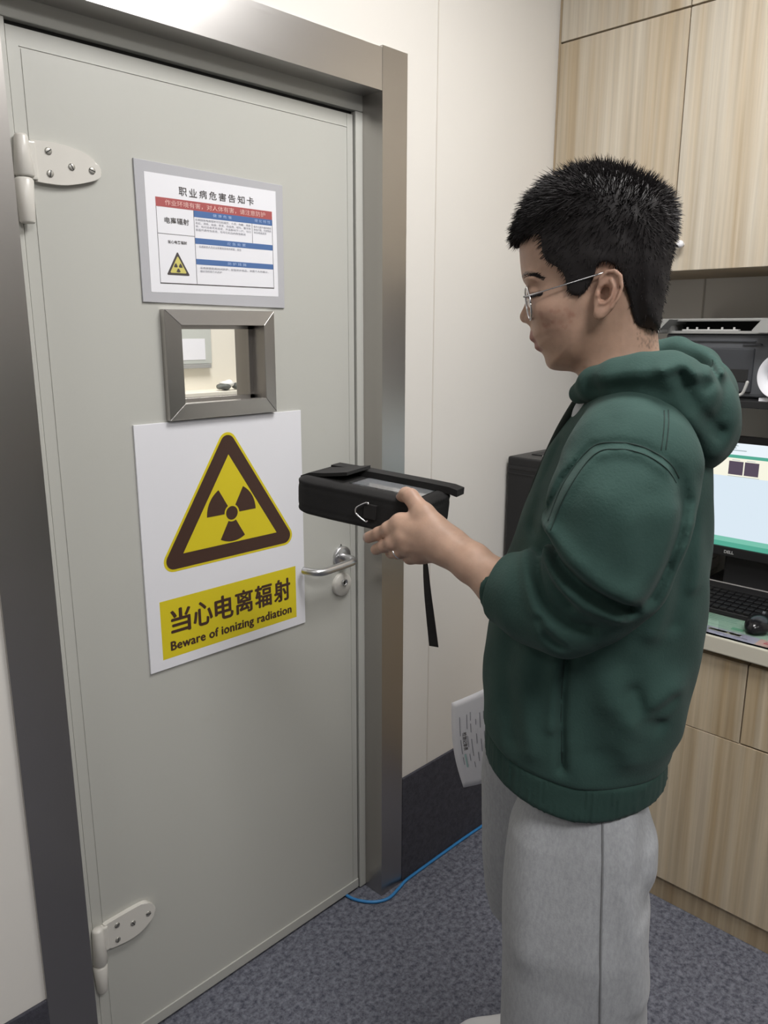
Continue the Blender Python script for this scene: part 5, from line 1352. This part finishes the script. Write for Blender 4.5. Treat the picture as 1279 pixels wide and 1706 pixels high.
# ------------------------------------------------------------------ the black instrument case in the left hand
NR_, NL_ = Q(704, 871.5, .060), Q(484, 823.5, .008)
ea = (NL_-NR_); LEN = np.linalg.norm(ea); ea = ea/LEN               # along the case, away from the person
eh = np.cross(ea, np.array([0, 0, 1.0])); eh /= np.linalg.norm(eh)   # across
if eh[1] > 0: eh = -eh                                               # pointing away from the camera side
eu = np.cross(eh, ea); eu = eu if eu[2] > 0 else -eu
eu /= np.linalg.norm(eu)
WID, THK = 0.096, 0.057
WS0, WS1, WT0, WT1 = 0.020, 0.60*LEN, 0.026, WID-0.018
def cpt(s, t, u): return NR_+ea*s+eh*t+eu*u
def clocal(X): 
    d = X-NR_; return np.stack([d @ ea, d @ eh, d @ eu], 1)
case = empty('instrument_case', tuple(Wp(cpt(LEN/2, WID/2, -THK/2))), label='black padded instrument case with clear window held in the person\'s left hand', cat='case')
CI = Matrix.Translation(-Vector(case.location))
def cc(o): o.matrix_parent_inverse = CI; return o
def f_case(X):
    L = clocal(X); s = L[:, 0]-LEN/2; t = L[:, 1]-WID/2; u = L[:, 2]
    # rounded plan outline, wider rounding at the far end
    rp = np.where(s > 0, 0.030, 0.014)
    qx = np.abs(s)-LEN/2+rp; qy = np.abs(t)-WID/2+rp
    d2 = np.minimum(np.maximum(qx, qy), 0)+np.sqrt(np.maximum(qx, 0)**2+np.maximum(qy, 0)**2)-rp
    dz = np.abs(u)-THK/2
    r = 0.013
    d = np.minimum(np.maximum(d2+r, dz+r), 0)+np.sqrt(np.maximum(d2+r, 0)**2+np.maximum(dz+r, 0)**2)-r
    rimz = np.abs(np.abs(u)-(THK/2-0.006))
    d = d - 0.0016*np.exp(-(rimz/0.0028)**2)*np.exp(-(np.maximum(-d2, 0)/0.006)**2)   # piped edges
    d = d + 0.0012*np.exp(-((np.abs(u)-(THK/2-0.0125))/0.002)**2) - 0.0012*wob(X, 55)
    # shallow recess for the window
    win = np.maximum(np.maximum(np.abs(L[:, 0]-(WS0+WS1)/2)-(WS1-WS0)/2, np.abs(L[:, 1]-(WT0+WT1)/2)-(WT1-WT0)/2), np.abs(u-THK/2)-0.0022)
    return smax(d, -win, 0.002)
lo_ = np.min([cpt(s, t, u) for s in (0, LEN) for t in (0, WID) for u in (-THK/2, THK/2)], 0)-.02
hi_ = np.max([cpt(s, t, u) for s in (0, LEN) for t in (0, WID) for u in (-THK/2, THK/2)], 0)+.02
cc(grow('case_body', f_case, lo_, hi_, 0.0022, M['blackcloth'], case, 1)[0])
def cbox(bm, s0, s1, t0, t1, u0, u1, bevel=0.0, mi=0):
    t = bmesh.new(); vs = [t.verts.new(Wp(cpt(*p))) for p in ((s0,t0,u0),(s1,t0,u0),(s1,t1,u0),(s0,t1,u0),(s0,t0,u1),(s1,t0,u1),(s1,t1,u1),(s0,t1,u1))]
    for q in ((0,3,2,1),(4,5,6,7),(0,1,5,4),(1,2,6,5),(2,3,7,6),(3,0,4,7)): t.faces.new([vs[i] for i in q])
    if bevel: bmesh.ops.bevel(t, geom=list(t.edges), offset=bevel, segments=2, profile=.6, affect='EDGES')
    merge(bm, t, mi)
hw = THK/2
bm = bmesh.new(); cbox(bm, WS0+.001, WS1-.001, WT0+.001, WT1-.001, hw-.0022, hw-.0012)
win = cc(obj('window_sheet', bm, mat('meter_face', (0.30, 0.31, 0.33), 0.25), case))
bm = bmesh.new()
for k in range(3):
    for j in range(3): cbox(bm, .026+k*.015, .038+k*.015, .031+j*.013, .041+j*.013, hw-.0011, hw-.0002, .0003)
obj('meter_buttons', bm, mat('pale_blue_keys', (0.42, 0.50, 0.60), 0.4), win).matrix_parent_inverse = CI
bm = bmesh.new(); cbox(bm, .078, WS1-.008, .032, .068, hw-.0011, hw-.0006); 
obj('meter_display', bm, mat('meter_display_grey', (0.40, 0.42, 0.42), 0.2), win).matrix_parent_inverse = CI
bm = bmesh.new(); cbox(bm, WS0-.002, WS1+.002, WT0-.002, WT1+.002, hw-.0001, hw+.0005)
cc(obj('clear_cover', bm, mat('clear_vinyl', (1, 1, 1), 0.08, trans=1.0, ior=1.2), case))
# folded-back flap: strip along the far edge and a tab over the far end
bm = bmesh.new(); 
def cstrip(pts, th, t0, t1):
    t = bmesh.new(); A = []; 
    for (s, u) in pts: A.append([t.verts.new(Wp(cpt(s, t0, u))), t.verts.new(Wp(cpt(s, t1, u))), t.verts.new(Wp(cpt(s, t1, u+th))), t.verts.new(Wp(cpt(s, t0, u+th)))])
    for a, b in zip(A, A[1:]):
        for k in range(4): t.faces.new((a[k], a[(k+1) % 4], b[(k+1) % 4], b[k]))
    t.faces.new(A[0]); t.faces.new(A[-1])
    bmesh.ops.bevel(t, geom=[e for e in t.edges if e.is_boundary is False and e.calc_face_angle(0) > 1.0], offset=th*0.4, segments=2, affect='EDGES', clamp_overlap=True)
    merge(bm, t)
cstrip([(-.014, hw-.004), (.0, hw-.0015), (.03, hw-.001), (.09, hw-.001), (.14, hw-.001), (LEN-.02, hw-.002)], .010, WID-.020, WID+.006)
cc(obj('cover_flap', bm, M['blackcloth'], case))
bm = bmesh.new()
cstrip([(LEN-.004, hw-.007), (LEN-.018, hw-.0005), (LEN-.045, hw+.0035), (LEN-.068, hw+.008), (LEN-.084, hw+.0115)], .005, .018, WID-.010)
cc(obj('end_tab', bm, M['blackcloth'], case))
# D-ring on the near side
dr = lambda s, u, o=0.0: Wp(cpt(s, -o, u))
s0 = 0.087
tri_ = [dr(s0-.002, .0105, .0045), dr(s0-.006, .0115, .0035), dr(s0-.007, .0105, .0035)]
OFF = .0072
pts = [(s0-.0055, .0120), (s0-.004, .0140), (s0+.001, .0128), (s0+.0125, .0052), (s0+.0150, -.0003), (s0+.0125, -.0058), (s0+.001, -.0120), (s0-.004, -.0132), (s0-.0055, -.0112)]
o = cc(obj('d_ring', tube(spline([dr(a, b, OFF) for a, b in pts], 5), .0011, 8), M['chrome'], case))
bm = bmesh.new(); add_tube(bm, [dr(s0+.0012, .0125, OFF), dr(s0+.0012, -.0118, OFF)], .0016, 8); obj('ring_bar', bm, M['chrome'], o).matrix_parent_inverse = CI
bm = bmesh.new(); HN_ = 24; hc = (s0+.0088, -.0003)
outer = [(s0+.0015, .0120), (s0+.0125, .0048), (s0+.0145, -.0003), (s0+.0125, -.0054), (s0+.0015, -.0112)]
def on_outer(ang):
    best = None
    for i in range(len(outer)):
        a, b = np.array(outer[i]), np.array(outer[(i+1) % len(outer)]); d = np.array([math.cos(ang), math.sin(ang)]); e = b-a
        den = d[0]*e[1]-d[1]*e[0]
        if abs(den) < 1e-12: continue
        w0 = a-np.array(hc); t = (w0[0]*e[1]-w0[1]*e[0])/den; q = (w0[0]*d[1]-w0[1]*d[0])/den
        if t > 0 and -1e-6 <= q <= 1+1e-6: best = t if best is None else min(best, t)
    return best
A = []; Bq = []
for k in range(HN_):
    an = 2*PI*k/HN_; R_ = on_outer(an)
    A.append([bm.verts.new(dr(hc[0]+.0036*math.cos(an), hc[1]+.0036*math.sin(an), OFF+z)) for z in (-.0006, .0006)])
    Bq.append([bm.verts.new(dr(hc[0]+R_*math.cos(an), hc[1]+R_*math.sin(an), OFF+z)) for z in (-.0006, .0006)])
for k in range(HN_):
    k2 = (k+1) % HN_
    bm.faces.new((A[k][1], A[k2][1], Bq[k2][1], Bq[k][1])); bm.faces.new((A[k][0], Bq[k][0], Bq[k2][0], A[k2][0])); bm.faces.new((A[k][0], A[k2][0], A[k2][1], A[k][1])); bm.faces.new((Bq[k][0], Bq[k][1], Bq[k2][1], Bq[k2][0]))
obj('ring_plate', bm, M['screw'], o).matrix_parent_inverse = CI
bm = bmesh.new(); cbox(bm, s0-.016, s0+.004, -.0042, .001, -.010, .011, .001); cc(obj('ring_loop', bm, M['blackedge'], case))
# wrist strap hanging behind the hand
SP = spline([cpt(.004, .03, -.012), cpt(-.004, .03, -.03), Q(709, 925, .030), Q(709, 945, .028), Q(712, 985, .026), Q(717, 1030, .026), Q(722.5, 1077, .026)], 5)
t = bmesh.new(); A = []; n_ = len(SP)
for i, p in enumerate(SP):
    tw_ = lin(i/(n_-1), [0, .35, 1], [1.30, 1.10, .15]); hwid = 0.0070
    wd = np.array([math.cos(tw_), math.sin(tw_), 0.0])*hwid; th_ = np.array([-math.sin(tw_), math.cos(tw_), 0])*0.0007
    A.append([t.verts.new(Wp(np.array(p)+q)) for q in (wd+th_, -wd+th_, -wd-th_, wd-th_)])
for a, b in zip(A, A[1:]):
    for k in range(4): t.faces.new((a[k], a[(k+1) % 4], b[(k+1) % 4], b[k]))
t.faces.new(A[0]); t.faces.new(A[-1])
cc(obj('wrist_strap', t, M['blackedge'], case))

# ------------------------------------------------------------------ printed sheet in the right hand
pc = [Q(752, 1171, -.19), Q(812, 1146, -.165), Q(836, 1200, -.172), Q(822, 1296, -.19), Q(772, 1311.5, -.205)]
def quadp(u, v):       # u across (towards the body), v down
    TL, TR, BL_, BR_ = Q(752, 1171, -.190), Q(838, 1132, -.170), Q(772, 1312, -.205), Q(846, 1291, -.185)
    p = (TL*(1-u)+TR*u)*(1-v)+(BL_*(1-u)+BR_*u)*v
    p = p+np.array([0.006*math.sin(v*PI)*(1-u)*-1.0, 0.010*math.sin(v*PI)+0.004*math.sin(u*PI), 0]); return p
sh = empty('printed_form', tuple(Wp(quadp(.5, .5))), label='white printed form held low in the person\'s right hand beside the grey trousers', cat='paper')
SI = Matrix.Translation(-Vector(sh.location))
bm = bmesh.new(); G = [[bm.verts.new(Wp(quadp(i/10, j/14))) for i in range(11)] for j in range(15)]
for j in range(14):
    for i in range(10): bm.faces.new((G[j][i], G[j][i+1], G[j+1][i+1], G[j+1][i]))
o = obj('sheet', bm, M['paper'], sh, smooth=True); o.matrix_parent_inverse = SI
md = o.modifiers.new('thickness', 'SOLIDIFY'); md.thickness = 0.0004; md.offset = 0
nrm_ = np.array([0, 0.0008, 0])
def pline(bm, u0, u1, v0, v1, mi=0):
    n = 6
    for i in range(n):
        a, b = v0+(v1-v0)*i/n, v0+(v1-v0)*(i+1)/n
        f = bm.faces.new([bm.verts.new(Wp(quadp(*q)+nrm_)) for q in ((u0, a), (u1, a), (u1, b), (u0, b))]); f.material_index = mi
bm = bmesh.new(); rr2 = random.Random(8)
for u in (0.16, 0.30, 0.37, 0.47, 0.55, 0.62, 0.70, 0.78, 0.86):
    v = 0.16+0.1*rr2.random()
    while v < 0.8:
        L = 0.05+0.16*rr2.random(); pline(bm, u, u+0.012, v, min(v+L, .84)); v += L+0.03+0.10*rr2.random()
obj('print_lines', bm, M['printgrey'], sh).matrix_parent_inverse = SI
bm = bmesh.new(); vs, fs = text_mesh('检测记录表', 0.01, 1.0, 2)
xs = [p[0] for p in vs]; zs = [p[1] for p in vs]
nv = [bm.verts.new(Wp(quadp(0.205+0.085*(p[1]-min(zs))/(max(zs)-min(zs)), 0.36+0.20*(p[0]-min(xs))/(max(xs)-min(xs)))+nrm_)) for p in vs]
for f in fs: 
    try: bm.faces.new([nv[i] for i in f])
    except ValueError: pass
obj('form_heading', bm, M['printdark'], sh).matrix_parent_inverse = SI
bm = bmesh.new(); pline(bm, 0.20, 0.235, 0.60, 0.76); obj('green_stamp', bm, mat('stamp_green', (0.42, 0.62, 0.60), 0.7), sh).matrix_parent_inverse = SI
